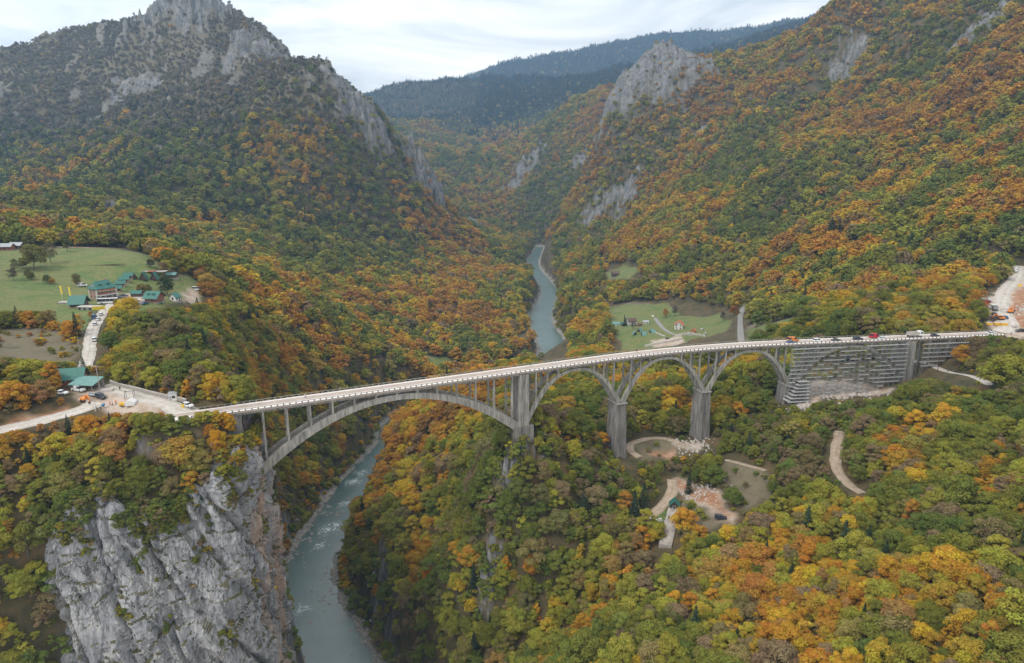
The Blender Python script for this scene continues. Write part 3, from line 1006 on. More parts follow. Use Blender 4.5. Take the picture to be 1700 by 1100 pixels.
def pier(s, z_top, z_bot, w_top, w_bot, d_top, d_bot, pil=True, name='pier'):
    h = bh(s)
    secs = []
    c, n_ = math.cos(h), math.sin(h)
    for i in range(7):
        t = i / 6
        z = z_bot + (z_top - z_bot) * t
        w, d = w_bot + (w_top - w_bot) * t ** 0.7, d_bot + (d_top - d_bot) * t ** 0.7
        m = bp(s, MIDO, z)
        pts = []
        # recessed panel down each face
        prof = [(-.5, -.5), (-.22, -.5), (-.18, -.44), (.18, -.44), (.22, -.5), (.5, -.5), (.5, -.22), (.45, -.18), (.45, .18), (.5, .22), (.5, .5), (.22, .5), (.18, .44), (-.18, .44), (-.22, .5), (-.5, .5), (-.5, .22), (-.45, .18), (-.45, -.18), (-.5, -.22)]
        for x, y in prof:
            pts.append((m.x + x * w * c - y * d * n_, m.y + x * w * n_ + y * d * c, z))
        secs.append(pts)
    return bbuild(MB().loft(secs), name, CONC_D if not pil else CONC)

g1 = -31.0
t1 = pier(122.6, -2.0, -24.5, 4.2, 4.6, BW - 0.2, BW + 0.4, True, 'tower_pier')
base = pier(122.6, -24.4, g1 - 14, 8.6, 10.0, BW + 0.8, BW + 2.0, False, 'pier_base')
for s, zt in ((171.0, -22.0), (215.0, -21.5), (259.0, -21.5)):
    q = bp(s, MIDO)
    gb = gz(q.x, q.y)
    pier(s, zt, min(gb - 3, -26), 4.8, 5.9, BW - 0.6, BW + 1.2, False, 'pier')
    cap = MB()
    m = bp(s, MIDO, zt)
    cap.box(m.x, m.y, zt - 0.3, 5.5, BW + 0.3, 0.55, bh(s))
    bbuild(cap, 'pier_cap', CONC, bevel=0.08)
q = bp(319.5, MIDO)
pier(319.5, -2.0, gz(q.x, q.y) - 3, 5.2, 5.8, BW + 1.2, BW + 1.6, True, 'tower_pier')
for s in (331, 341, 351):
    q = bp(s, MIDO)
    for o in (1.1, BW - 1.1):
        p = bp(s, o)
        z0 = gz(p.x, p.y) - 1
        if z0 < -4:
            bbuild(MB().box(p.x, p.y, z0, 0.8, 0.8, -2.36 - z0, bh(s)), 'approach_column', CONC)
p = bp(366, MIDO)
bbuild(MB().box(p.x, p.y, -11, 12, BW - 0.6, 11 - 2.36, bh(366)), 'abutment', CONC_D)

# ------------------------------------------------------------------ scaffolding round the last arch
STEEL = simple_mat('galvanised scaffold steel', (0.36, 0.37, 0.38), 0.5, 0.5, var=0.2, scale=3)
PLANK = simple_mat('grey scaffold boards', (0.42, 0.41, 0.39), 0.9, var=0.3, scale=1.5)
def scaffold(label, s0, s1, step, lift, zmax, skip_mid=False):
    root = thing('scaffold', label, 'scaffold', bp((s0 + s1) / 2, -1.2, -28), 0)
    ro = root.location
    def sb(mb, name, mat, par=root):
        mb.v = [(x - ro.x, y - ro.y, z - ro.z) for x, y, z in mb.v]
        return mb.build(name, mat, par)
    ss = np.arange(s0, s1 + 0.1, step)
    A = ARCHES[4]
    def soffit(s):
        return zmax
    for o in (-1.5, -0.5, BW + 1.0):
        for s in ss:
            p = bp(s, o)
            z0 = gz(p.x, p.y) - 0.3
            if zmax - z0 > 2:
                sb(MB().tube([(p.x, p.y, z0), (p.x, p.y, zmax)], 0.075, 5, cap=False), 'standard', STEEL)
    z = zmax - 0.4
    k = 0
    while z > -40:
        run = []
        for s in ss:
            p = bp(s, -1.0)
            run.append(gz(p.x, p.y) < z - 0.8)
        if not any(run):
            break
        mb, lg, broken = MB(), MB(), False
        for i in range(len(ss) - 1):
            if not (run[i] and run[i + 1]):
                broken = True
                continue
            # gaps where boards are not laid: the middle of the arch stays see-through
            A_mid = (A[0] + 10 < ss[i] < A[1] - 14) and z < arch_z(ss[i], *A) - 2.0
            h0 = hash2(np.array([int(ss[i] * 3)]), np.array([k]), 5)[0]
            if 315.5 < ss[i] < 322.5 or abs(z - arch_z(min(max(ss[i] + step / 2, A[0]), A[1]), *A)) < 1.2:
                broken = True
                continue
            if not A_mid or h0 < 0.5:
                if mb.v and broken:
                    sb(mb, 'platform', PLANK)
                    mb = MB()
                broken = False
                mb.bar(bp(ss[i], -1.0, z), bp(ss[i + 1], -1.0, z), 1.0, 0.2)
            else:
                broken = True
            if not A_mid or h0 < 0.95:
                lg.bar(bp(ss[i], -1.5, z + 0.55), bp(ss[i + 1], -1.5, z + 0.55), 0.07)
                lg.bar(bp(ss[i], -1.5, z + 1.05), bp(ss[i + 1], -1.5, z + 1.05), 0.07)
                if (i + k) % 4 == 0:
                    lg.bar(bp(ss[i], -1.52, z), bp(ss[i + 1], -1.52, z + lift), 0.06)
            if i % 2 == 0:
                lg.bar(bp(ss[i], -1.5, z - 0.1), bp(ss[i], BW + 1.0, z - 0.1), 0.07)
        if mb.v:
            sb(mb, 'platform', PLANK)
        if lg.v:
            sb(lg, 'ledger', STEEL)
        z -= lift
        k += 1
    return root
scaffold('grey tube scaffold of many board levels wrapped around the last arch', 257.0, 323.0, 2.75, 2.05, -2.6)
scaffold('short dark scaffold under the approach span beyond the tall end pier', 326.0, 356.0, 3.0, 2.2, -3.0)
# shoring towers round the foot of the third pier
def shoring():
    q = bp(262, -2)
    z0 = gz(q.x, q.y)
    root = thing('shoring_tower', 'stepped grey shoring stacked around the foot of the pier beside the scaffold', 'scaffold', (q.x, q.y, z0), bh(262))
    for k in range(7):
        w = 11 - k * 0.9
        mb = MB()
        mb.box(-1.5 + k * 0.5, -0.5 + k * 0.25, k * 1.5 + 1.3, w, 6 - k * 0.35, 0.16)
        mb.build('platform', PLANK, root)
        for i in range(5):
            x = -1.5 + k * 0.5 - w / 2 + w * i / 4
            MB().tube([(x, -3.4 + k * 0.42, k * 1.5 - (1.6 if k == 0 else 0)), (x, -3.4 + k * 0.42, k * 1.5 + 2.2)], 0.08, 5, cap=False).build('standard', STEEL, root)
    return root
shoring()

# bases that trees must leave clear: (x, y, radius)
FOOT = []
for s, r in ((122.6, 4), (171, 7), (215, 7), (259, 8), (319.5, 8)):
    for o, k in ((MIDO, 1.0), (-4, 0.85), (-9, 0.6)):
        q = bp(s, o)
        FOOT.append((q.x, q.y, r * k))
for s in np.arange(258, 360, 6):
    for o in (-3, 4, 11):
        q = bp(s, o)
        FOOT.append((q.x, q.y, 5.0))

# ------------------------------------------------------------------ the limestone cliff under the left bridge head
def cliff_material():
    m = bpy.data.materials.new('grey limestone')
    m.use_nodes = True
    nt = m.node_tree
    nt.nodes.clear()
    L = nt.links.new
    out = nd(nt, 'ShaderNodeOutputMaterial')
    b = nd(nt, 'ShaderNodeBsdfPrincipled', Roughness=0.9)
    geo = nd(nt, 'ShaderNodeNewGeometry')
    def mapped(sc, rot=(0, 0, 0)):
        mp = nd(nt, 'ShaderNodeMapping')
        mp.inputs['Scale'].default_value = sc
        mp.inputs['Rotation'].default_value = rot
        L(geo.outputs['Position'], mp.inputs['Vector'])
        return mp.outputs['Vector']
    def noise(scale, vec, detail=8, rough=0.65, dist=0.0):
        n = nd(nt, 'ShaderNodeTexNoise', Scale=scale, Detail=detail, Roughness=rough, Distortion=dist)
        L(vec, n.inputs['Vector'])
        return n.outputs['Fac']
    def ramp(fac, cols):
        r = nd(nt, 'ShaderNodeValToRGB')
        els = r.color_ramp.elements
        while len(els) < len(cols):
            els.new(0.5)
        for e, (p, c) in zip(els, cols):
            e.position = p
            e.color = (*c, 1)
        L(fac, r.inputs['Fac'])
        return r.outputs['Color']
    def mix(f, a, c, bt='MIX'):
        x = nd(nt, 'ShaderNodeMix', data_type='RGBA', blend_type=bt)
        L(f, x.inputs['Factor'])
        L(a, x.inputs['A'])
        L(c, x.inputs['B'])
        return x.outputs['Result']
    def rng_(fac, a, c, lo=0.0, hi=1.0):
        r = nd(nt, 'ShaderNodeMapRange')
        r.inputs['From Min'].default_value = a
        r.inputs['From Max'].default_value = c
        r.inputs['To Min'].default_value = lo
        r.inputs['To Max'].default_value = hi
        L(fac, r.inputs['Value'])
        return r.outputs['Result']
    diag = mapped((1.0, 1.0, 0.34), (0.0, 0.5, 0.0))
    base = ramp(noise(0.16, diag, 12, 0.7, 0.5), [(0.28, (0.15, 0.155, 0.165)), (0.42, (0.27, 0.276, 0.288)), (0.55, (0.36, 0.362, 0.368)), (0.7, (0.46, 0.445, 0.425))])
    # washed pale bands and dark water streaks
    streak = mapped((1.0, 1.0, 0.12))
    base = mix(rng_(noise(0.22, streak, 6, 0.6), 0.51, 0.66, 0.0, 0.7), base, ramp(noise(1.2, diag), [(0.3, (0.10, 0.105, 0.115)), (0.7, (0.17, 0.17, 0.175))]))
    # rusty stains, strongest on the river-side corner
    at_ = nd(nt, 'ShaderNodeAttribute', attribute_name='corner')
    sm = nd(nt, 'ShaderNodeMath', operation='MULTIPLY_ADD')
    L(at_.outputs['Fac'], sm.inputs[0])
    sm.inputs[1].default_value = 0.2
    L(noise(0.10, streak, 7, 0.62), sm.inputs[2])
    base = mix(rng_(sm.outputs[0], 0.62, 0.80, 0.0, 0.8), base, ramp(noise(0.8, diag), [(0.3, (0.33, 0.19, 0.12)), (0.7, (0.46, 0.33, 0.24))]))
    # moss and grass on ledges (upward faces) and in patches
    sep = nd(nt, 'ShaderNodeSeparateXYZ')
    L(geo.outputs['Normal'], sep.inputs[0])
    lm = nd(nt, 'ShaderNodeMath', operation='MULTIPLY_ADD')
    L(sep.outputs['Z'], lm.inputs[0])
    lm.inputs[1].default_value = 0.5
    L(noise(0.25, mapped((1, 1, 1)), 8, 0.68), lm.inputs[2])
    base = mix(rng_(lm.outputs[0], 0.80, 0.92), base, ramp(noise(0.9, diag), [(0.35, (0.055, 0.055, 0.022)), (0.65, (0.12, 0.105, 0.04))]))
    # open joints: thin dark lines that run mostly down the wall
    for sc, hw, lo in ((0.11, 0.012, 0.30), (0.35, 0.016, 0.45)):
        n_ = noise(sc, mapped((1.0, 1.0, 0.36), (0.25, 0.3, 0.0)), 6, 0.6, 0.9)
        ab = nd(nt, 'ShaderNodeMath', operation='SUBTRACT')
        L(n_, ab.inputs[0])
        ab.inputs[1].default_value = 0.5
        aa = nd(nt, 'ShaderNodeMath', operation='ABSOLUTE')
        L(ab.outputs[0], aa.inputs[0])
        mu = nd(nt, 'ShaderNodeMix', data_type='RGBA', blend_type='MULTIPLY')
        mu.inputs['Factor'].default_value = 1.0
        L(base, mu.inputs['A'])
        L(rng_(aa.outputs[0], 0.0, hw, lo, 1.0), mu.inputs['B'])
        base = mu.outputs['Result']
    L(base, b.inputs['Base Color'])
    bp1 = nd(nt, 'ShaderNodeBump', Strength=0.9, Distance=0.9)
    L(noise(0.5, diag, 12, 0.72), bp1.inputs['Height'])
    L(bp1.outputs['Normal'], b.inputs['Normal'])
    L(b.outputs['BSDF'], out.inputs['Surface'])
    return m
LIME = cliff_material()

def facets(u, v, su, sv, seed):
    """angular break of the rock: each cell of a jittered net is its own tilted plane"""
    U, V = u / su, v / sv
    iu, iv = np.floor(U), np.floor(V)
    best = np.full(U.shape, 9.0)
    val = np.zeros(U.shape)
    for a in (-1, 0, 1):
        for b in (-1, 0, 1):
            cu, cv = iu + a, iv + b
            du = U - cu - hash2(cu, cv, seed)
            dv = V - cv - hash2(cu, cv, seed + 1)
            d = du * du + dv * dv
            h = (hash2(cu, cv, seed + 2) - 0.5) + du * (hash2(cu, cv, seed + 3) - 0.5) * 1.7 + dv * (hash2(cu, cv, seed + 4) - 0.5) * 1.7
            m = d < best
            best = np.where(m, d, best)
            val = np.where(m, h, val)
    return val

def build_cliff():
    # plan of the foot of the wall, from the wooded gully round the corner to the arch springing
    plan = [(-143, 190), (-141, 187.5), (-136, 187.2), (-124, 190), (-113, 193.5), (-105, 196), (-99.5, 198.5), (-94.5, 202), (-92, 208.5), (-91, 219), (-92, 231), (-96, 243)]
    top = [-27, -25, -22, -19.5, -20.5, -19, -17, -14, -13, -13, -11, -9]
    ln = catmull([(*p, t) for p, t in zip(plan, top)], 24)
    seg = np.r_[0, np.cumsum(np.hypot(*np.diff(ln[:, :2], axis=0).T))]
    S = np.arange(0, seg[-1], 0.34)
    X0, Y0, ZT = [np.interp(S, seg, ln[:, k]) for k in range(3)]
    tx, ty = np.gradient(X0), np.gradient(Y0)
    tl = np.hypot(tx, ty)
    nx, ny = ty / tl, -tx / tl                    # outward
    H = np.linspace(0, 1, 380)
    ZT = ZT + 5.5 * fbm(S / 13, S * 0 + .5, 3, 401) + 2.2 * fbm(S / 3.5, S * 0 + .5, 2, 402)
    zb = RIVER_Z + 4
    Z = ZT[None, :] + (zb - ZT[None, :]) * H[:, None] ** 1.25
    Sg = np.repeat(S[None, :], len(H), 0)
    drop = ZT[None, :] - Z
    out = 2.0 + drop * (0.10 + 0.03 * np.sin(Sg / 17.0) - 0.065 * smooth(seg[-1] * 0.42, seg[-1] * 0.66, Sg))
    # buttresses, slanting joints, overhanging slabs and small break
    q = Sg + 0.35 * Z
    out = out + 1.9 * fbm(Sg / 26, Z / 60, 3, 410)
    but = np.abs(fbm(q / 12, Z / 70, 3, 420))
    out = out - 3.2 * np.clip(0.30 - but, 0, 1) / 0.30
    slab = fbm((Sg - 0.45 * Z) / 8, Z / 26, 3, 430)
    out = out + 0.6 * smooth(-0.08, 0.08, slab)
    led = fbm(Sg / 30, Z / 7.0, 3, 440)
    out = out + 0.9 * smooth(0.05, 0.18, led)
    out = out + 0.32 * fbm((Sg + 0.3 * Z) / 2.6, Z / 8.5, 4, 450) + 0.16 * fbm(Sg / 0.9, Z / 2.2, 3, 460)
    wu = Sg + 0.22 * Z + 1.6 * fbm(Sg / 5, Z / 9, 3, 481)
    wv = Z - 0.2 * Sg + 2.0 * fbm(Sg / 6, Z / 8, 3, 482)
    out = out + 1.8 * facets(wu, wv, 9.5, 17.0, 490) + 0.5 * facets(wu, wv, 3.4, 6.5, 495) + 0.22 * facets(wu, wv, 1.1, 2.4, 498)
    crev = 1 - np.abs(fbm(wu / 4.2, Z / 46, 3, 485)) * 7.0
    out = out - 0.7 * np.clip(crev, 0, 1)
    out = np.where(drop < 5, out * (0.35 + 0.13 * drop), out)
    X = X0[None, :] + nx[None, :] * out
    Y = Y0[None, :] + ny[None, :] * out
    # crest rolls back into the slope
    nb = 14
    Xc, Yc, Zc = [], [], []
    for k in range(nb, 0, -1):
        t = k / nb * 9.0
        xx, yy = X[0] - nx * t, Y[0] - ny * t
        zz = np.maximum(ZT + 0.10 * t + 0.8 * fbm(xx / 4, yy / 4, 3, 470) * min(1, t / 3), -60)
        gzz = grid_at(GZ, xx, yy)
        zz = np.where(k == nb, gzz - 3, zz * (1 - (k / nb) ** 2) + (gzz - 0.8) * (k / nb) ** 2)
        Xc.append(xx); Yc.append(yy); Zc.append(zz)
    X, Y, Z = np.r_[Xc, X], np.r_[Yc, Y], np.r_[Zc, Z]
    v = np.stack([X, Y, Z], -1).reshape(-1, 3)
    m, n = X.shape
    i = np.arange((m - 1) * n).reshape(m - 1, n)[:, :-1].ravel()
    me = np_mesh('cliff', v, np.stack([i, i + 1, i + n + 1, i + n], -1)[:, ::-1], LIME, smooth_=False)
    a = me.attributes.new('corner', 'FLOAT', 'POINT')
    cs = smooth(seg[-1] * 0.60, seg[-1] * 0.74, np.repeat(S[None, :], m, 0))
    a.data.foreach_set('value', cs.astype(np.float32).ravel())
    o = tag(link('cliff', me), kind='structure')
    return X, Y, Z
CLX, CLY, CLZ = build_cliff()

# ------------------------------------------------------------------ foliage
def foliage_material(name, trans=0.22, vary=0.24):
    m = bpy.data.materials.new(name)
    m.use_nodes = True
    nt = m.node_tree
    nt.nodes.clear()
    L = nt.links.new
    out = nd(nt, 'ShaderNodeOutputMaterial')
    col = nd(nt, 'ShaderNodeAttribute', attribute_name='tcol', attribute_type='INSTANCER')
    rnd = nd(nt, 'ShaderNodeAttribute', attribute_name='leaf')
    hs = nd(nt, 'ShaderNodeHueSaturation')
    h = nd(nt, 'ShaderNodeMapRange')
    h.inputs['To Min'].default_value = 0.478
    h.inputs['To Max'].default_value = 0.522
    L(rnd.outputs['Fac'], h.inputs['Value'])
    v = nd(nt, 'ShaderNodeMapRange')
    v.inputs['To Min'].default_value = 1 - vary
    v.inputs['To Max'].default_value = 1 + vary
    w = nd(nt, 'ShaderNodeTexWhiteNoise', noise_dimensions='1D')
    L(rnd.outputs['Fac'], w.inputs['W'])
    L(w.outputs['Value'], v.inputs['Value'])
    L(h.outputs['Result'], hs.inputs['Hue'])
    L(v.outputs['Result'], hs.inputs['Value'])
    L(col.outputs['Color'], hs.inputs['Color'])
    d = nd(nt, 'ShaderNodeBsdfDiffuse')
    t = nd(nt, 'ShaderNodeBsdfTranslucent')
    L(hs.outputs['Color'], d.inputs['Color'])
    L(hs.outputs['Color'], t.inputs['Color'])
    mx = nd(nt, 'ShaderNodeMixShader', Fac=trans)
    L(d.outputs['BSDF'], mx.inputs[1])
    L(t.outputs['BSDF'], mx.inputs[2])
    L(mx.outputs['Shader'], out.inputs['Surface'])
    return m
LEAF = foliage_material('autumn leaves')
NEEDLE = foliage_material('conifer needles', 0.08, 0.25)
BARK = simple_mat('grey brown bark', (0.12, 0.10, 0.08), 0.9, var=0.35, scale=1.4, bump=0.4)

def quads(cen, nrm, size, r, asp=1.0):
    """leaf sprays: one small bent face at each centre"""
    n = len(cen)
    nrm = nrm / (np.linalg.norm(nrm, axis=1)[:, None] + 1e-9)
    rv = r.normal(size=(n, 3))
    a = np.cross(nrm, rv)
    a /= np.linalg.norm(a, axis=1)[:, None] + 1e-9
    b = np.cross(nrm, a)
    s = (size * r.uniform(0.65, 1.35, n))[:, None]
    v = np.stack([cen - a * s * 0.5, cen - b * s * 0.42 * asp, cen + a * s * 0.55, cen + b * s * 0.42 * asp], 1)
    v += r.normal(size=v.shape) * (s[:, None] * 0.09)
    return v.reshape(-1, 3), np.arange(4 * n).reshape(-1, 4)

def crown_mesh(name, seed, nleaf, size, kind='round'):
    """crown of unit height 1 standing on its own trunk base at the origin"""
    r = np.random.default_rng(seed)
    H = 1.0
    base = {'round': 0.22, 'tall': 0.18, 'sparse': 0.25, 'bush': 0.02}[kind]
    wid = {'round': 0.42, 'tall': 0.27, 'sparse': 0.36, 'bush': 0.62}[kind]
    nl = {'round': 27, 'tall': 21, 'sparse': 18, 'bush': 9}[kind]
    lobes = []
    for i in range(nl):
        u = (i + r.uniform(0.1, 0.9)) / nl
        z = base + (H - base) * (0.1 + 0.86 * u)
        prof = math.sin(math.pi * min(1, (0.12 + 0.80 * u) ** 0.82)) ** 0.7
        ang = i * 2.399 + r.uniform(-0.5, 0.5)
        rad = wid * prof * r.uniform(0.35, 0.98)
        lr = wid * r.uniform(0.22, 0.43) * (0.65 + 0.35 * prof)
        lobes.append((rad * math.cos(ang), rad * math.sin(ang), z - lr * 0.35, lr))
    lobes.append((r.uniform(-.05, .05), r.uniform(-.05, .05), H - wid * 0.42, wid * 0.42))
    cen, nrm = [], []
    wts = np.array([l[3] ** 2 for l in lobes])
    cnt = np.maximum(3, (nleaf * wts / wts.sum()).astype(int))
    for (lx, ly, lz, lr), k in zip(lobes, cnt):
        d = r.normal(size=(k, 3))
        d /= np.linalg.norm(d, axis=1)[:, None]
        d[:, 2] = np.where(d[:, 2] < -0.35, -d[:, 2], d[:, 2])
        bump = 1 + 0.16 * np.sin(d[:, 0] * 6 + lx * 40) * np.sin(d[:, 1] * 7 + ly * 40 + d[:, 2] * 5)
        rr = lr * bump * r.uniform(0.72, 1.08, k) ** 0.6
        c = np.array((lx, ly, lz)) + d * rr[:, None] * np.array((1, 1, 0.82))
        cen.append(c)
        if kind == 'sparse':
            nrm.append(d + r.normal(size=d.shape) * 0.9)
        else:
            nrm.append(d + np.array((0, 0, 0.35)) + r.normal(size=d.shape) * 0.42)
    cen, nrm = np.concatenate(cen), np.concatenate(nrm)
    v, f = quads(cen, nrm, size, r)
    me = np_mesh(name, v, f, LEAF, smooth_=False)
    a = me.attributes.new('leaf', 'FLOAT', 'FACE')
    # sprays of one bough share a tint, each spray strays from it
    lid = np.repeat(r.uniform(0, 1, len(cnt)), cnt)
    a.data.foreach_set('value', np.clip(0.5 + (lid - 0.5) * 0.9 + r.normal(size=len(lid)) * 0.16, 0, 1).astype(np.float32))
    me['lobes'] = [float(x) for l in lobes for x in l]
    return me

def add_trunk(mb, lobes, seed, base_r=0.022, nlimb=7):
    """tapered stem with limbs that reach into the boughs"""
    r = random.Random(seed)
    lean = (r.uniform(-.03, .03), r.uniform(-.03, .03))
    mb.tube([(0, 0, -0.12), (lean[0] * .3, lean[1] * .3, 0.2), (lean[0], lean[1], 0.5), (lean[0] * 1.5, lean[1] * 1.5, 0.85)], [base_r * 1.25, base_r, base_r * .7, base_r * .25], 6)
    L = sorted(range(len(lobes) // 4), key=lambda i: -abs(lobes[4 * i]) - abs(lobes[4 * i + 1]))[:nlimb]
    for i in L:
        x, y, z, q = lobes[4 * i:4 * i + 4]
        z0 = max(0.16, z * 0.55)
        mb.tube([(lean[0] * z0, lean[1] * z0, z0), (x * .5, y * .5, z0 + (z - z0) * .62), (x, y, z)], [base_r * .5, base_r * .34, base_r * .12], 5)

def conifer_mesh(name, seed, tiers, per, size, wid=0.2):
    r = np.random.default_rng(seed)
    cen, nrm = [], []
    for i in range(tiers):
        u = i / (tiers - 1)
        z = 0.08 + 0.9 * u
        R = wid * (1 - u) ** 0.85 * r.uniform(0.85, 1.15) + 0.012
        k = max(3, int(per * (1 - 0.75 * u)))
        ang = np.arange(k) * 2 * np.pi / k + r.uniform(0, 6) + r.normal(size=k) * 0.15
        for rad in ((0.95, 0.55) if per > 6 else (0.7,)):
            q = R * rad * r.uniform(0.75, 1.2, k)
            c = np.stack([np.cos(ang) * q, np.sin(ang) * q, z - q * 0.42 + r.normal(size=k) * 0.008], 1)
            cen.append(c)
            nrm.append(np.stack([np.cos(ang) * 0.55, np.sin(ang) * 0.55, np.full(k, 0.9)], 1) + r.normal(size=(k, 3)) * 0.2)
    cen, nrm = np.concatenate(cen), np.concatenate(nrm)
    v, f = quads(cen, nrm, size, r, 0.8)
    me = np_mesh(name, v, f, NEEDLE, smooth_=False)
    a = me.attributes.new('leaf', 'FLOAT', 'FACE')
    a.data.foreach_set('value', r.uniform(0, 1, len(cen)).astype(np.float32))
    return me

def pine_mesh(name, seed, nleaf, size):
    """mountain pine: bare stem, flat plates of needles on top"""
    r = np.random.default_rng(seed)
    cen, nrm = [], []
    for i in range(7):
        z = 0.45 + 0.08 * i
        ang = i * 2.4 + r.uniform(-.4, .4)
        rad = 0.2 * (1 - 0.09 * i) * r.uniform(.5, 1)
        k = nleaf // 7
        p = r.normal(size=(k, 3)) * np.array((0.1, 0.1, 0.022)) + np.array((rad * math.cos(ang), rad * math.sin(ang), z))
        cen.append(p)
        nrm.append(r.normal(size=(k, 3)) * 0.4 + np.array((0, 0, 1)))
    cen, nrm = np.concatenate(cen), np.concatenate(nrm)
    v, f = quads(cen, nrm, size, r)
    me = np_mesh(name, v, f, NEEDLE, smooth_=False)
    a = me.attributes.new('leaf', 'FLOAT', 'FACE')
    a.data.foreach_set('value', r.uniform(0, 1, len(cen)).astype(np.float32))
    return me

def with_trunk(me, seed, h=0.9, rad=0.016, lobes=None):
    """join a stem into a foliage mesh (for the mass of the forest)"""
    mb = MB()
    if lobes is not None:
        add_trunk(mb, lobes, seed, rad, 4)
    else:
        mb.tube([(0, 0, -0.12), (0, 0, h)], [rad, rad * .3], 5)
    bm = bmesh.new()
    bm.from_mesh(me)
    lay = bm.faces.layers.float.get('leaf')
    vs_ = [bm.verts.new(p) for p in mb.v]
    for f in mb.f:
        fc = bm.faces.new([vs_[i] for i in f])
        fc.material_index = 1
        fc[lay] = 0.5
    out = me.copy()
    bm.to_mesh(out)
    bm.free()
    out.materials.append(BARK)
    return out

N_NEAR, N_MID, N_FAR = 12, 6, 5
near_kind = ['round', 'round', 'round', 'round', 'tall', 'round', 'tall', 'sparse', 'round', 'sparse', 'round', 'tall']
CROWN = [crown_mesh('crown', 100 + i, 7000 if k != 'sparse' else 2600, 0.034 if k != 'sparse' else 0.030, k) for i, k in enumerate(near_kind)]
LOBES = [list(me['lobes']) for me in CROWN]
TRUNK = []
for i, me in enumerate(CROWN):
    mb = MB()
    add_trunk(mb, LOBES[i], i)
    tm = bpy.data.meshes.new('trunk')
    tm.from_pydata(mb.v, [], mb.f)
    tm.polygons.foreach_set('use_smooth', [True] * len(tm.polygons))
    tm.materials.append(BARK)
    TRUNK.append(tm)
BUSH = [crown_mesh('bush', 300 + i, 700, 0.13, 'bush') for i in range(3)]
MIDC = [crown_mesh('mid', 200 + i, 620, 0.095, k) for i, k in enumerate(['round', 'round', 'tall', 'round', 'round', 'tall'])]
FARC = [crown_mesh('far', 240 + i, 190, 0.15, k) for i, k in enumerate(['round', 'round', 'tall', 'round', 'round'])]
SPR_NEAR = [conifer_mesh('spruce', 400 + i, 30, 16, 0.06, w) for i, w in enumerate((0.2, 0.17, 0.24))]
SPR_FAR = [conifer_mesh('spruce', 420 + i, 9, 5, 0.17, w) for i, w in enumerate((0.2, 0.16))]
PINES = [pine_mesh('pine', 440 + i, 300, 0.07) for i in range(2)]
SPR_TRUNK = bpy.data.meshes.new('trunk')
_mb = MB().tube([(0, 0, -0.12), (0, 0, 0.1), (0, 0, 0.97)], [0.02, 0.016, 0.003], 6)
SPR_TRUNK.from_pydata(_mb.v, [], _mb.f)
SPR_TRUNK.materials.append(BARK)

# prototypes that the forest masses draw on
PROTO = bpy.data.collections.new('forest kinds')
protos = []
def proto(me):
    o = bpy.data.objects.new('kind %02d' % len(protos), me)
    PROTO.objects.link(o)
    protos.append(o)
    return len(protos) - 1
P_NEAR = [proto(with_trunk(me, i, lobes=LOBES[i])) for i, me in enumerate(CROWN)]
P_MID = [proto(with_trunk(me, 50 + i)) for i, me in enumerate(MIDC)]
P_FAR = [proto(me) for me in FARC]
P_BUSH = [proto(me) for me in BUSH]
P_SPR = [proto(with_trunk(me, 70 + i, 0.95)) for i, me in enumerate(SPR_NEAR)]
P_SPRF = [proto(me) for me in SPR_FAR]
P_PINE = [proto(with_trunk(me, 80 + i, 0.88, 0.014)) for i, me in enumerate(PINES)]

# colours of the leaves in late October
OLIVE, YGREEN, GOLD, ORANGE, RUST, BROWN, GREEN = [np.array(c) for c in
    ((0.19, 0.195, 0.036), (0.315, 0.30, 0.046), (0.52, 0.35, 0.036), (0.47, 0.245, 0.034), (0.36, 0.18, 0.042), (0.235, 0.17, 0.095), (0.14, 0.178, 0.042))]
PAL = np.array([OLIVE, YGREEN, GOLD, ORANGE, RUST, BROWN, GREEN])
PALNAME = ['olive', 'yellow-green', 'golden', 'orange', 'rust red', 'brown', 'green']
SPRUCE_C = np.array((0.032, 0.05, 0.03))
PINE_C = np.array((0.045, 0.055, 0.028))

# sight horizon of each bearing: what lies deep behind a ridge shows nothing
ELEV = (GZ - CAMZ) / RR[:, None]
HORZ = np.maximum.accumulate(np.r_[np.full((1, NTH), -9.0), ELEV[:-1]], 0)

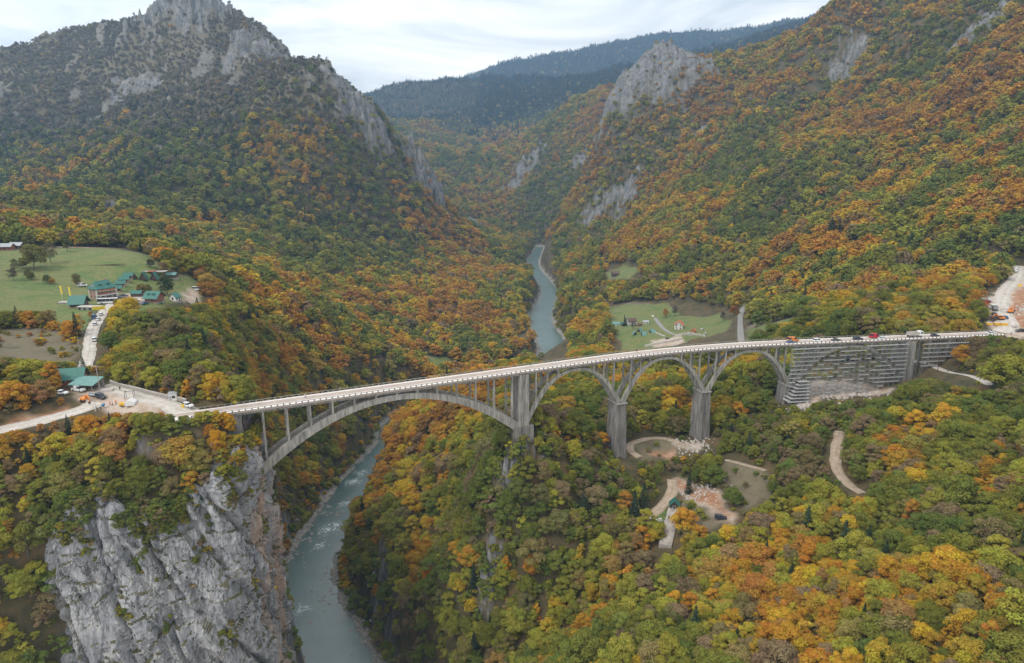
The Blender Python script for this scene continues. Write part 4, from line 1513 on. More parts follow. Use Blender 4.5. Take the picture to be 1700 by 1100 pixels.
def leaf_colours(x, y, z, rs):
    """palette index, colour: orange gathers in drifts, the spur stays olive, high ground turns rust"""
    n = len(x)
    r = np.hypot(x, y)
    drift = fbm(x / 120, y / 120, 3, 201) + 0.8 * fbm(x / 34, y / 34, 2, 207)
    drift = np.where(r > 900, fbm(x / 260, y / 260, 3, 201) + 0.7 * fbm(x / 60, y / 60, 2, 207), drift)
    right = smooth(120, 380, x) * smooth(420, 800, y)
    far = smooth(1500, 2600, y)
    left = smooth(-100, -300, x) * smooth(800, 1100, y)
    near = smooth(420, 300, r)
    bank = np.exp(-((np.abs(x + 20) / 120) ** 2)) * smooth(380, 480, y) * smooth(1200, 900, y)
    warm = drift * 1.15 + 0.27 * right + 0.25 * far - 0.35 * left - 0.42 * near + 0.35 * bank + rs.normal(size=n) * 0.33
    W = np.zeros((n, 7))
    W[:, 0] = np.exp(-((warm + 0.45) / 0.55) ** 2) * 1.1
    W[:, 1] = np.exp(-((warm + 0.10) / 0.50) ** 2) * 0.85
    W[:, 2] = np.exp(-((warm - 0.42) / 0.42) ** 2) * 0.55
    W[:, 3] = np.exp(-((warm - 0.85) / 0.50) ** 2) * 0.95
    W[:, 4] = np.exp(-((warm - 1.35) / 0.50) ** 2) * 0.6
    W[:, 5] = 0.13 + 0.12 * near
    W[:, 6] = np.exp(-((warm + 0.95) / 0.55) ** 2) * 1.0
    W /= W.sum(1)[:, None]
    k = (rs.uniform(size=n)[:, None] > np.cumsum(W, 1)).sum(1).clip(0, 6)
    c = PAL[k]
    # each tree between its own kind and its neighbours
    k2 = (rs.uniform(size=n)[:, None] > np.cumsum(W, 1)).sum(1).clip(0, 6)
    t = rs.uniform(0, 0.6, n)[:, None]
    c = c * (1 - t) + PAL[k2] * t
    c = c * rs.uniform(0.86, 1.16, n)[:, None]
    # the high left mountain is half bare: grey-brown twigs show between the leaves
    bare = smooth(-250, -420, x) * smooth(60, 200, z) * smooth(1300, 1500, y) * smooth(2600, 2350, y)
    g = (rs.uniform(size=n) < bare * 0.93)
    c = np.where(g[:, None], np.array((0.20, 0.168, 0.125)) * rs.uniform(0.7, 1.25, n)[:, None] + c * 0.12, c)
    return k, c

# ---- where trees stand
def scatter(r0, r1, s, rs, jit=0.48):
    g = np.arange(-r1, r1, s)
    yy = np.arange(0, r1, s)
    X, Y = np.meshgrid(g, yy)
    X = X.ravel() + rs.uniform(-jit, jit, X.size) * s
    Y = Y.ravel() + rs.uniform(-jit, jit, Y.size) * s
    r = np.hypot(X, Y)
    m = (r >= r0) & (r < r1) & (np.abs(np.arctan2(X, Y)) < math.radians(46))
    return X[m], Y[m]

def shown(x, y, top, margin=14.0):
    """whether a point `top` above ground could be seen from about the camera"""
    r = np.hypot(x, y)
    z = grid_at(GZ, x, y)
    return (z + top + margin - CAMZ) / r > grid_at(HORZ, x, y)

# ------------------------------------------------------------------ buildings
GREENROOF = simple_mat('green sheet metal roof', (0.03, 0.135, 0.108), 0.5, 0.1, var=0.2, scale=1.0)
TEALROOF = simple_mat('faded teal roof sheet', (0.13, 0.27, 0.245), 0.55, 0.05, var=0.18, scale=0.8)
ORANGEROOF = simple_mat('orange clay tiles', (0.48, 0.165, 0.075), 0.85, var=0.25, scale=2)
DARKROOF = simple_mat('brown old tiles', (0.12, 0.075, 0.06), 0.9, var=0.3, scale=2)
GREYROOF = simple_mat('grey sheet roof', (0.36, 0.38, 0.40), 0.6, 0.2, var=0.15, scale=1)
REDWOOD = simple_mat('red brown timber', (0.27, 0.085, 0.045), 0.8, var=0.3, scale=2.5)
ORWOOD = simple_mat('orange stained timber', (0.38, 0.16, 0.06), 0.8, var=0.25, scale=2.5)
DKWOOD = simple_mat('dark weathered timber', (0.085, 0.055, 0.04), 0.9, var=0.35, scale=2.5)
BRICK = simple_mat('rose brown stone facing', (0.33, 0.20, 0.155), 0.9, var=0.3, scale=3)
PLASTER = simple_mat('white plaster', (0.66, 0.64, 0.60), 0.9, var=0.1, scale=0.8)
STONE = simple_mat('grey rubble stone', (0.30, 0.28, 0.25), 0.95, var=0.35, scale=2.2, bump=0.5)
SLABC = simple_mat('stained pale concrete', (0.47, 0.43, 0.39), 0.9, var=0.22, scale=0.35)
GLASS = simple_mat('dark window glass', (0.035, 0.045, 0.055), 0.15, var=0.2, scale=1)
TYRE = simple_mat('black rubber', (0.02, 0.02, 0.021), 0.85)
RIMM = simple_mat('wheel steel', (0.35, 0.35, 0.36), 0.4, 0.6)
YELLOW = simple_mat('machine yellow', (0.72, 0.42, 0.03), 0.45, var=0.12)
ORANGE_P = simple_mat('machine orange', (0.68, 0.22, 0.03), 0.45, var=0.12)
WHITE_P = simple_mat('white vehicle paint', (0.74, 0.75, 0.75), 0.3, var=0.05)
DARK_P = simple_mat('dark vehicle paint', (0.035, 0.04, 0.05), 0.3, var=0.1)
BLUE_P = simple_mat('blue vehicle paint', (0.06, 0.13, 0.25), 0.3, var=0.1)
GREY_P = simple_mat('silver vehicle paint', (0.36, 0.37, 0.38), 0.3, 0.3, var=0.06)
GREEN_P = simple_mat('pale green vehicle paint', (0.20, 0.33, 0.28), 0.35, var=0.06)
RED_P = simple_mat('red vehicle paint', (0.50, 0.03, 0.04), 0.35, var=0.1)
CHASSIS = simple_mat('chassis black', (0.03, 0.03, 0.03), 0.7)
BANNER_Y = simple_mat('yellow banner cloth', (0.82, 0.62, 0.02), 0.8, var=0.08)
LAMP_W = simple_mat('lamp lens', (0.7, 0.7, 0.65), 0.2)
WOODPOLE = simple_mat('grey wooden pole', (0.32, 0.29, 0.25), 0.9, var=0.3)
RUBBER = simple_mat('grey raft rubber', (0.34, 0.36, 0.37), 0.6)
BLUEPL = simple_mat('blue plastic', (0.05, 0.16, 0.30), 0.5)
SIGNYEL = simple_mat('yellow board paint', (0.80, 0.55, 0.03), 0.6)

def keep(p, r):
    KEEPOUT.append((p[0], p[1], r))

def house(name, label, cat, px, py, w, d, hw, hr, rz, wall, roof, group=None, storeys=1, hip=0.0, over=0.45, win=2, door=True, ground=None, clear=None, plinth=True, balcony=False, dormer=False, chimney=False):
    """rectangular house: w along its ridge, d across; wall height hw, roof rise hr"""
    p = hit(px, py) if ground is None else np.array(ground)
    zs = [gz(p[0] + a * math.cos(rz) * w / 2 - b * math.sin(rz) * d / 2, p[1] + a * math.sin(rz) * w / 2 + b * math.cos(rz) * d / 2) for a in (-1, 1) for b in (-1, 1)]
    z = sum(zs) / 4 + 0.15
    t = thing(name, label, cat, (p[0], p[1], z), rz, group)
    keep(p, clear or max(w, d) * 0.72)
    if plinth:
        MB().box(0, 0, min(zs) - z - 0.6, w + 0.15, d + 0.15, z - min(zs) + 0.75).build('plinth', STONE, t)
    y0, x0 = d / 2, w / 2
    m = MB()
    m.prism([(-y0, 0.15), (y0, 0.15), (y0, hw), (0, hw + hr * (1 - hip) * 0.985), (-y0, hw)] if hip < 0.99 else [(-y0, 0.15), (y0, 0.15), (y0, hw), (-y0, hw)], -x0, x0)
    m.v = [(y, x, z_) for x, y, z_ in m.v]
    m.build('wall', wall, t)
    # roof: two slabs, with hipped ends if asked
    e, th = over, 0.14
    k = hr / y0
    zl = hw - e * k + 0.05
    rx = x0 + e - hip * (y0 + e)
    zr = hw + hr + 0.06
    r = MB()
    top = [(-x0 - e, -y0 - e, zl), (x0 + e, -y0 - e, zl), (x0 + e, y0 + e, zl), (-x0 - e, y0 + e, zl), (-rx, 0, zr), (rx, 0, zr)]
    bot = [(x, y, z_ - th) for x, y, z_ in top]
    r.add(top + bot, [(0, 1, 5, 4), (2, 3, 4, 5), (1, 2, 5), (3, 0, 4), (6, 10, 11, 7), (8, 11, 10, 9), (7, 11, 8), (9, 10, 6), (0, 6, 7, 1), (1, 7, 8, 2), (2, 8, 9, 3), (3, 9, 6, 0)] if hip > 0 else
          [(0, 1, 5, 4), (2, 3, 4, 5), (6, 10, 11, 7), (8, 11, 10, 9), (0, 6, 7, 1), (2, 8, 9, 3), (1, 7, 11, 5), (5, 11, 8, 2), (3, 9, 10, 4), (4, 10, 6, 0)])
    ro = r.build('roof', roof, t)
    if chimney:
        MB().box(w * 0.2, 0.4, zr - 0.7, 0.7, 0.7, 1.5).build('chimney', BRICK, ro)
    if dormer:
        for sx in (-0.22, 0.2):
            q = MB()
            q.prism([(-0.9, 0), (0.9, 0), (0.9, 0.8), (0, 1.4), (-0.9, 0.8)], -y0 * 0.75, -y0 * 0.2)
            q.v = [(x + sx * w, y, z_ + hw + hr * 0.28) for x, y, z_ in q.v]
            q.build('dormer', roof, ro)
    for s in range(storeys):
        zz = 0.15 + hw / storeys * (s + 0.36)
        hh = min(1.25, hw / storeys * 0.45)
        for sy in (-1, 1):
            for i in range(win):
                xx = -x0 + w * (i + 0.5) / win
                if door and s == 0 and sy == -1 and i == win // 2:
                    dd = MB().box(xx, sy * y0, 0.15, 0.95, 0.12, min(2.05, hw * 0.8)).build('door', DKWOOD, t)
                    continue
                fr = MB().box(xx, sy * y0, zz - 0.08, 1.15, 0.10, hh + 0.16).build('window', PLASTER if wall is not PLASTER else DKWOOD, t)
                MB().box(xx, sy * (y0 + 0.03), zz, 0.95, 0.10, hh).build('pane', GLASS, fr)
        for sx in (-1, 1):
            nwin = max(1, int(d // 3.2))
            for i in range(nwin):
                yy = -y0 + d * (i + 0.5) / nwin
                fr = MB().box(sx * x0, yy, zz - 0.08, 0.10, 1.15, hh + 0.16).build('window', PLASTER if wall is not PLASTER else DKWOOD, t)
                MB().box(sx * (x0 + 0.03), yy, zz, 0.10, 0.95, hh).build('pane', GLASS, fr)
    if balcony:
        for s in range(1, storeys):
            zz = hw / storeys * s
            MB().box(0, y0 * -1 - 0.6, zz, w * 0.92, 1.2, 0.16).build('balcony', PLASTER, t)
            MB().box(0, -y0 - 1.16, zz + 0.16, w * 0.92, 0.08, 0.8).build('balcony_rail', ORWOOD, t)
    return t

def aframe(label, px, py, w, d, h, rz, roof, wall, group=None, name='cabin'):
    p = hit(px, py)
    t = thing(name, label, 'hut', (p[0], p[1], p[2] - 0.1), rz, group)
    keep(p, max(w, d) * 0.8)
    r = MB()
    for sy in (-1, 1):
        r.add([(-d / 2 - .3, sy * w / 2, 0), (d / 2 + .3, sy * w / 2, 0), (d / 2 + .3, 0, h), (-d / 2 - .3, 0, h), (-d / 2 - .3, sy * (w / 2 + .16), 0), (d / 2 + .3, sy * (w / 2 + .16), 0), (d / 2 + .3, 0, h + .2), (-d / 2 - .3, 0, h + .2)],
              [(0, 1, 2, 3), (4, 7, 6, 5), (0, 4, 5, 1), (1, 5, 6, 2), (3, 7, 4, 0)])
    r.build('roof', roof, t)
    m = MB()
    m.prism([(-w / 2 + .06, 0.02), (w / 2 - .06, 0.02), (0, h - .12)], -d / 2, d / 2)
    m.v = [(y, x, z) for x, y, z in m.v]
    m.build('wall', wall, t)
    for sx in (-1, 1):
        MB().box(sx * (d / 2 + .02), 0, 0.05, 0.08, 0.9, min(1.9, h * .5)).build('door', DKWOOD if sx > 0 else GLASS, t)
    return t

def wheel(parent, x, y, r=0.32, w=0.22):
    o = MB().tube([(x, y - w / 2, r), (x, y + w / 2, r)], r, 12).build('wheel', TYRE, parent)
    MB().tube([(x, y - w / 2 - .012, r), (x, y + w / 2 + .012, r)], r * .55, 10).build('rim', RIMM, o)
    return o

CARTYPES = {
    # side outline of the body, of the glazed cabin, wheelbase
    'hatch': ([(-2.0, .30), (2.0, .30), (2.03, .62), (1.85, .86), (.95, .98), (-1.9, 1.0), (-2.05, .66)], [(.95, .97), (.25, 1.47), (-1.45, 1.5), (-1.95, .99)], 1.25, 1.74),
    'saloon': ([(-2.2, .28), (2.2, .28), (2.24, .6), (2.05, .80), (.95, .92), (-1.55, .95), (-2.15, .92), (-2.25, .6)], [(.95, .91), (.2, 1.42), (-1.0, 1.43), (-1.65, .94)], 1.35, 1.78),
    'suv': ([(-2.3, .38), (2.3, .38), (2.33, .8), (2.15, 1.05), (1.05, 1.14), (-2.25, 1.15), (-2.33, .7)], [(1.05, 1.13), (.45, 1.74), (-1.95, 1.78), (-2.25, 1.14)], 1.4, 1.86),
    'van': ([(-2.6, .35), (2.55, .35), (2.6, .85), (2.3, 1.15), (1.7, 1.25), (-2.6, 1.28)], [(1.7, 1.24), (1.05, 2.15), (-2.45, 2.25), (-2.6, 1.27)], 1.65, 1.95),
    'minibus': ([(-3.6, .38), (3.5, .38), (3.58, .9), (3.3, 1.25), (-3.6, 1.3)], [(3.3, 1.24), (2.6, 2.45), (-3.5, 2.6), (-3.6, 1.29)], 2.2, 2.1),
    'bus': ([(-5.2, .4), (5.1, .4), (5.2, 1.3), (-5.2, 1.35)], [(5.2, 1.29), (5.0, 2.9), (-5.1, 3.0), (-5.2, 1.34)], 3.0, 2.45),
}
def car(kind, label, p, rz, paint, name=None, group=None, cat=None):
    body, cab, wb, wid = CARTYPES[kind]
    t = thing(name or {'van': 'van', 'minibus': 'minibus', 'bus': 'bus'}.get(kind, 'parked_car'), label, cat or {'van': 'van', 'minibus': 'minibus', 'bus': 'bus'}.get(kind, 'car'), p, rz, group)
    h = wid / 2
    m = MB()
    m.loft([[(x, -h + .05, z) for x, z in body], [(x, -h, z * .97 + .01) for x, z in body], [(x, h, z * .97 + .01) for x, z in body], [(x, h - .05, z) for x, z in body]])
    m.build('body', paint, t, bevel=0.05)
    g = MB()
    hg = h - .06
    g.loft([[(x, -hg + (.14 if z > 1.2 * cab[0][1] else 0), z) for x, z in cab], [(x, hg - (.14 if z > 1.2 * cab[0][1] else 0), z) for x, z in cab]])
    g.build('windows', GLASS, t)
    rf = MB()
    (xa, za), (xb, zb) = cab[1], cab[2]
    rf.loft([[(xb - .06, -hg + .1, zb - .02), (xa + .06, -hg + .1, za - .02), (xa - .03, -hg + .18, za + .06), (xb + .03, -hg + .18, zb + .06)], [(xb - .06, hg - .1, zb - .02), (xa + .06, hg - .1, za - .02), (xa - .03, hg - .18, za + .06), (xb + .03, hg - .18, zb + .06)]])
    rf.build('roof', paint, t)
    # side pillars and, on vans and buses, the closed panels
    pl = MB()
    n = 2 if kind in ('hatch', 'saloon', 'suv') else 4
    for i in range(1, n):
        x = cab[3][0] * .9 + (cab[0][0] * .62 - cab[3][0] * .9) * i / n
        for sy in (-1, 1):
            pl.bar((x, sy * (hg + .005), cab[0][1]), (x, sy * (hg - .125), za), .12, .05)
    if kind == 'van':
        for sy in (-1, 1):
            pl.bar((-1.2, sy * (hg - .04), 1.7), (.2, sy * (hg - .04), 1.68), .07, .85)
    pl.build('pillar', paint, t)
    for sy in (-1, 1):
        MB().box(body[1][0] + .01, sy * (h - .32), .62 if kind not in ('bus', 'minibus') else .8, .06, .34, .15).build('headlight', LAMP_W, t)
        MB().box(body[0][0] - .03, sy * (h - .2), .66, .06, .2, .2).build('tail_light', RED_P, t)
    rr = .32 if kind in ('hatch', 'saloon') else (.38 if kind in ('suv', 'van') else .46)
    for sx in (-1, 1):
        for sy in (-1, 1):
            wheel(t, sx * wb, sy * (h - .1), rr)
    return t

def car_px(kind, label, px, py, rz, paint, **kw):
    p = hit(px, py)
    keep(p, 3.4 if kind not in ('bus', 'minibus') else 6)
    return car(kind, label, (p[0], p[1], p[2] + 0.17), rz, paint, **kw)

def road_heading(name, px, py):
    line, w = ROADS[name]
    p = hit(px, py)
    k = int(np.argmin(np.hypot(line[:, 0] - p[0], line[:, 1] - p[1])))
    k = min(max(k, 1), len(line) - 2)
    d = line[k + 1] - line[k - 1]
    return math.atan2(d[1], d[0])

def lorry(label, p, rz, cabm, bedm, tip=True, name='tipper_truck', L=7.6):
    t = thing(name, label, 'truck', p, rz)
    MB().box(0, 0, .62, L, 1.0, .28).build('chassis', CHASSIS, t)
    c = MB()
    x1 = L / 2
    prof = [(x1 - 2.0, .75), (x1, .75), (x1 + .02, 1.7), (x1 - .18, 2.95), (x1 - 1.9, 3.0), (x1 - 2.0, 2.6)]
    c.loft([[(x, -1.2, z) for x, z in prof], [(x, 1.2, z) for x, z in prof]])
    cb = c.build('cab', cabm, t, bevel=.06)
    MB().box(x1 - .04, 0, 1.75, .12, 2.1, .85).build('windscreen', GLASS, cb)
    for sy in (-1, 1):
        MB().box(x1 - .95, sy * 1.2, 1.75, 1.1, .06, .8).build('side_window', GLASS, cb)
        MB().box(x1 + .02, sy * .9, .95, .08, .35, .2).build('headlight', LAMP_W, cb)
    b = MB()
    z0, zt = .95, (2.5 if tip else 3.1)
    xa, xb = -L / 2 - .1, x1 - 2.25
    # open hopper with outward sloping sides
    o = [(xa + .35, -1.05, z0), (xb, -1.05, z0), (xb, 1.05, z0), (xa + .35, 1.05, z0), (xa, -1.28, zt), (xb, -1.28, zt + .1), (xb, 1.28, zt + .1), (xa, 1.28, zt)]
    i_ = [(xa + .4, -.95, z0 + .15), (xb - .1, -.95, z0 + .15), (xb - .1, .95, z0 + .15), (xa + .4, .95, z0 + .15), (xa + .1, -1.18, zt), (xb - .1, -1.18, zt + .1), (xb - .1, 1.18, zt + .1), (xa + .1, 1.18, zt)]
    b.add(o + i_, [(3, 2, 1, 0), (0, 1, 5, 4), (1, 2, 6, 5), (2, 3, 7, 6), (3, 0, 4, 7), (8, 9, 10, 11), (8, 12, 13, 9), (9, 13, 14, 10), (10, 14, 15, 11), (11, 15, 12, 8), (4, 5, 13, 12), (5, 6, 14, 13), (6, 7, 15, 14), (7, 4, 12, 15)])
    b.build('tipper_body' if tip else 'cargo_body', bedm, t)
    if not tip:
        MB().box((xa + xb) / 2, 0, zt + .02, xb - xa, 2.5, .1).build('roof', bedm, t)
    for x in (x1 - 1.1, -L / 2 + 1.0, -L / 2 + 2.3):
        for sy in (-1, 1):
            wheel(t, x, sy * 1.02, .5, .34)
    return t

def excavator(label, p, rz, paint, name='excavator', sc=1.0):
    t = thing(name, label, 'excavator', p, rz)
    t.scale = (sc, sc, sc)
    for sy in (-1, 1):
        prof = [(-1.6, .35), (-1.35, .05), (1.35, .05), (1.6, .35), (1.35, .75), (-1.35, .75)]
        MB().loft([[(x, sy * 1.1 - .28, z) for x, z in prof], [(x, sy * 1.1 + .28, z) for x, z in prof]]).build('track', TYRE, t)
    MB().box(0, 0, .6, 1.6, 1.6, .3).build('turntable', CHASSIS, t)
    MB().loft([[(-1.9, -1.15, .9), (1.1, -1.15, .9), (1.1, -1.15, 1.5), (-.2, -1.15, 1.75), (-1.9, -1.15, 1.75)], [(-1.9, 1.15, .9), (1.1, 1.15, .9), (1.1, 1.15, 1.5), (-.2, 1.15, 1.75), (-1.9, 1.15, 1.75)]]).build('body', paint, t, bevel=.05)
    cb = MB().box(.55, .68, 1.5, 1.3, .95, 1.35, taper=.9).build('cab', paint, t, bevel=.04)
    MB().box(.62, .68, 1.85, 1.24, 1.0, .72).build('window', GLASS, cb)
    MB().bar((.9, -.1, 1.4), (2.6, -.1, 3.5), .34, .5).bar((2.55, -.1, 3.45), (4.3, -.1, 2.6), .34, .46).build('boom', paint, t)
    MB().bar((4.2, -.1, 2.75), (4.7, -.1, .95), .3, .36).build('stick', paint, t)
    MB().loft([[(4.5, -.6, 1.0), (5.1, -.6, .9), (4.9, -.6, .2), (4.3, -.6, .3)], [(4.5, .4, 1.0), (5.1, .4, .9), (4.9, .4, .2), (4.3, .4, .3)]]).build('bucket', CHASSIS, t)
    return t

def person(label, p, rz, top, legs, walk=0.25, arm=0.2, vest=None):
    """one continuous standing or walking figure, 1.75 m"""
    V = [(0, 0, .95), (0, 0, 1.18), (0, 0, 1.42), (0, 0, 1.52), (0, 0, 1.60), (.01, 0, 1.70),
         (0, .19, 1.42), (.05 + arm * .3, .25, 1.15), (.05 + arm, .24, .90), (0, -.19, 1.42), (.05 - arm * .3, -.25, 1.15), (.02 - arm, -.24, .90),
         (0, .09, .90), (walk * .55, .10, .50), (walk, .10, .07), (walk + .16, .11, .04), (0, -.09, .90), (-walk * .35, -.10, .50), (-walk, -.10, .07), (-walk + .16, -.11, .04)]
    E = [(0, 1), (1, 2), (2, 3), (3, 4), (4, 5), (2, 6), (6, 7), (7, 8), (2, 9), (9, 10), (10, 11), (0, 12), (12, 13), (13, 14), (14, 15), (0, 16), (16, 17), (17, 18), (18, 19)]
    R = [.15, .14, .16, .06, .095, .085, .075, .05, .04, .075, .05, .04, .10, .07, .05, .04, .10, .07, .05, .04]
    me = bpy.data.meshes.new('person')
    me.from_pydata(V, E, [])
    tmp = bpy.data.objects.new('person', me)
    C.objects.link(tmp)
    md = tmp.modifiers.new('skin', 'SKIN')
    for i, r in enumerate(R):
        me.skin_vertices[0].data[i].radius = (r, r)
    me.skin_vertices[0].data[0].use_root = True
    tmp.modifiers.new('sub', 'SUBSURF').levels = 1
    dg = bpy.context.evaluated_depsgraph_get()
    out = bpy.data.meshes.new_from_object(tmp.evaluated_get(dg))
    bpy.data.objects.remove(tmp)
    out.materials.clear()
    for m in (SKIN, HAIR, top, legs, TYRE):
        out.materials.append(m)
    for f in out.polygons:
        c = f.center
        k = 2 if c.z > .93 else (3 if c.z > .1 else 4)
        if c.z > 1.5:
            k = 0 if (c.z < 1.70 and c.x > -.02) else 1
        if abs(c.y) > .17 and c.z < .96 and c.z > .7:
            k = 0
        f.material_index = k
        f.use_smooth = True
    o = link('person', out)
    o.location = p
    o.rotation_euler = (0, 0, rz)
    return tag(o, label, 'person')
SKIN = simple_mat('skin', (0.45, 0.28, 0.20), 0.6)
HAIR = simple_mat('dark hair', (0.04, 0.03, 0.025), 0.7)
HIVIS = simple_mat('orange work jacket', (0.85, 0.20, 0.04), 0.8)
NAVY = simple_mat('navy cloth', (0.03, 0.045, 0.08), 0.9)
BLACKC = simple_mat('black cloth', (0.02, 0.02, 0.022), 0.9)
WHITEC = simple_mat('white cloth', (0.7, 0.7, 0.68), 0.9)
REDC = simple_mat('red cloth', (0.45, 0.04, 0.04), 0.9)

def pole(label, px, py, h, name='utility_pole', arm=True, mat=WOODPOLE):
    p = hit(px, py)
    t = thing(name, label, 'pole', (p[0], p[1], p[2] - .3))
    MB().tube([(0, 0, 0), (0, 0, h)], [.17, .11], 8).build('shaft', mat, t)
    if arm:
        MB().bar((-1, 0, h - .5), (1, 0, h - .5), .12).build('crossarm', mat, t)
        for x in (-.85, 0, .85):
            MB().tube([(x, 0, h - .44), (x, 0, h - .2)], .06, 6).build('insulator', PLASTER, t)
    return t

# ---------------------------------------------- village on the plateau
R_ = math.radians
hotel = house('hotel', 'three storey stone hotel with white corners and big green hipped roof', 'hotel', 172, 494, 11.0, 8.0, 6.6, 3.4, R_(58), BRICK, GREENROOF, storeys=3, hip=0.55, over=0.9, win=5, balcony=True, dormer=True, chimney=True, clear=13)
for a in (-1, 1):
    for b in (-1, 1):
        MB().box(a * 5.47, b * 3.97, .16, .6, .6, 6.3).build('corner_pilaster', PLASTER, hotel)
ver = MB()
ver.add([(-5.3, -4.2, 2.7), (5.3, -4.2, 2.7), (5.6, -6.6, 2.2), (-5.6, -6.6, 2.2), (-5.3, -4.2, 2.55), (5.3, -4.2, 2.55), (5.6, -6.6, 2.05), (-5.6, -6.6, 2.05)], [(0, 1, 2, 3), (4, 7, 6, 5), (0, 4, 5, 1), (1, 5, 6, 2), (2, 6, 7, 3), (3, 7, 4, 0)])
vo = ver.build('veranda_roof', GREYROOF, hotel)
for x in (-5, -1.7, 1.7, 5):
    MB().box(x, -6.4, 0, .22, .22, 2.05).build('post', PLASTER, vo)
house('restaurant', 'low restaurant with steep green gable roof beside the hotel', 'restaurant', 132, 508, 6.5, 7.0, 2.8, 3.2, R_(8), DKWOOD, GREENROOF, over=1.2, win=3, clear=8)
def terrace():
    p = hit(150, 513)
    t = thing('stone_terrace', 'flat stone terrace with pale floor in front of the restaurant', 'terrace', (p[0], p[1], p[2]), R_(-6))
    keep(p, 9)
    MB().box(0, 0, -1.5, 12, 4.5, 2.9).build('wall', STONE, t)
    MB().box(0, 0, 1.4, 12.4, 4.9, .2).build('floor', SLABC, t)
    for i in range(4):
        MB().box(-4.5 + 3.0 * i, -2.26, -.3, 1.4, .14, 1.3).build('opening', GLASS, t)
    return t
terrace()
for k, (px, py, what) in enumerate([(104, 500, 'outermost on the meadow'), (118, 502, 'nearer the restaurant')]):
    p = hit(px, py)
    t = thing('flagpole', f'tall pole with a narrow yellow flag, the one {what}', 'flag', (p[0], p[1], p[2] - .2))
    MB().tube([(0, 0, 0), (-.5, 0, 9.2)], [.1, .05], 6).build('pole', PLASTER, t)
    fl = MB()
    n = 9
    pts = [(-.35 - .02 * i, 0, 4.2 + .6 * i) for i in range(n)]
    vs_ = []
    for i, (x, y, z) in enumerate(pts):
        vs_ += [(x, -.02, z), (x + .95, .12 * math.sin(i * .9), z + .1), (x + .95, .12 * math.sin(i * .9) + .03, z + .1), (x, .02, z)]
    fs_ = []
    for i in range(n - 1):
        for q in range(4):
            fs_.append((4 * i + q, 4 * i + (q + 1) % 4, 4 * i + 4 + (q + 1) % 4, 4 * i + 4 + q))
    fl.add(vs_, fs_ + [(0, 3, 2, 1), (4 * n - 4, 4 * n - 3, 4 * n - 2, 4 * n - 1)])
    fl.build('flag', BANNER_Y, t)
def paved_stand():
    p = hit(110, 503)
    t = thing('viewing_platform', 'low grey stone platform at the foot of the yellow flags', 'platform', p, R_(10))
    MB().box(0, 0, -.8, 7, 4.5, 1.4).build('base', STONE, t)
    MB().box(0, 0, .6, 7.2, 4.7, .15).build('floor', SLABC, t)
    for i in range(5):
        MB().box(-3.3 + 1.65 * i, -2.2, .75, .1, .1, 1.0).build('post', WOODPOLE, t)
    MB().bar((-3.4, -2.2, 1.72), (3.4, -2.2, 1.72), .1).build('rail', WOODPOLE, t)
paved_stand()
def banner():
    p = hit(166, 524)
    t = thing('banner_sign', 'yellow banner stretched between two posts over the car park entrance', 'banner', (p[0], p[1], p[2] - .2), R_(12))
    for x in (-3, 3):
        MB().tube([(x, 0, 0), (x, 0, 5.6)], .1, 6).build('post', WOODPOLE, t)
    MB().box(0, 0, 3.4, 5.8, .07, 1.8).build('board', BANNER_Y, t)
    mb = MB()
    r = random.Random(4)
    for row, z in ((0, 4.55), (1, 3.75)):
        x = -2.3
        while x < 2.2:
            w = r.uniform(.2, .5)
            mb.box(x + w / 2, -.045, z, w, .03, .34)
            x += w + .22
    t2 = mb.build('lettering', CHASSIS, t)
    return t
banner()
for k, (px, py, w) in enumerate([(195, 483, 'nearest the hotel'), (201, 475, 'second out from the hotel'), (207, 468, 'third out from the hotel'), (214, 462, 'farthest out from the hotel')]):
    house('bungalow', f'small orange timber bungalow with green roof, {w}', 'bungalow', px, py, 4.8, 3.8, 2.1, 1.3, R_(20), ORWOOD, GREENROOF, 'row of bungalows behind the hotel', win=2, over=.7, clear=4)
aframe('dark steep hut with green roof on the lawn, the one nearer the bungalows', 239, 464, 5.0, 5.5, 5.2, R_(-75), GREENROOF, DKWOOD, 'steep huts on the lawn')
aframe('dark steep hut with green roof on the lawn, the one nearer the trees', 257, 464, 5.0, 5.5, 5.2, R_(-80), GREENROOF, DKWOOD, 'steep huts on the lawn')
aframe('tiny dark hut at the end of the bungalow row', 224, 462, 3.2, 3.2, 3.0, R_(-60), DARKROOF, DKWOOD)
house('chalet', 'red timber chalet with big green roof by the car park', 'chalet', 257, 500, 7.6, 6.6, 3.2, 2.8, R_(-12), REDWOOD, GREENROOF, over=1.1, win=4, storeys=1, clear=8, balcony=False, dormer=True)
house('cottage', 'little white cottage with green roof beside the red chalet', 'cottage', 291, 499, 4.0, 4.6, 2.6, 2.3, R_(75), PLASTER, GREENROOF, win=2, clear=5)
house('pavilion', 'pale green roofed pavilion among the trees at the lawn edge', 'pavilion', 286, 461, 6.5, 4.5, 2.4, 1.2, R_(0), DKWOOD, TEALROOF, win=2, clear=4)
house('shed', 'small dark shed with green roof behind the parked cars', 'shed', 228, 492, 5.5, 4, 2.2, 1.3, R_(5), DKWOOD, GREENROOF, win=1, clear=4)
house('log_cabin', 'dark log cabin with grey roof at the meadow top, the one further from the lane', 'cabin', 12, 415, 8, 6, 3.0, 1.8, R_(8), REDWOOD, GREYROOF, 'log cabins at the meadow top', win=3, over=.8, clear=6)
house('log_cabin', 'dark log cabin with grey roof at the meadow top, beside the lane end', 'cabin', 29, 413, 7.5, 6, 3.0, 1.8, R_(5), DKWOOD, GREYROOF, 'log cabins at the meadow top', win=3, over=.8, clear=6)
car_px('van', 'white camper van with blue windows standing alone in the meadow', 137, 476, R_(20), WHITE_P, cat='camper')
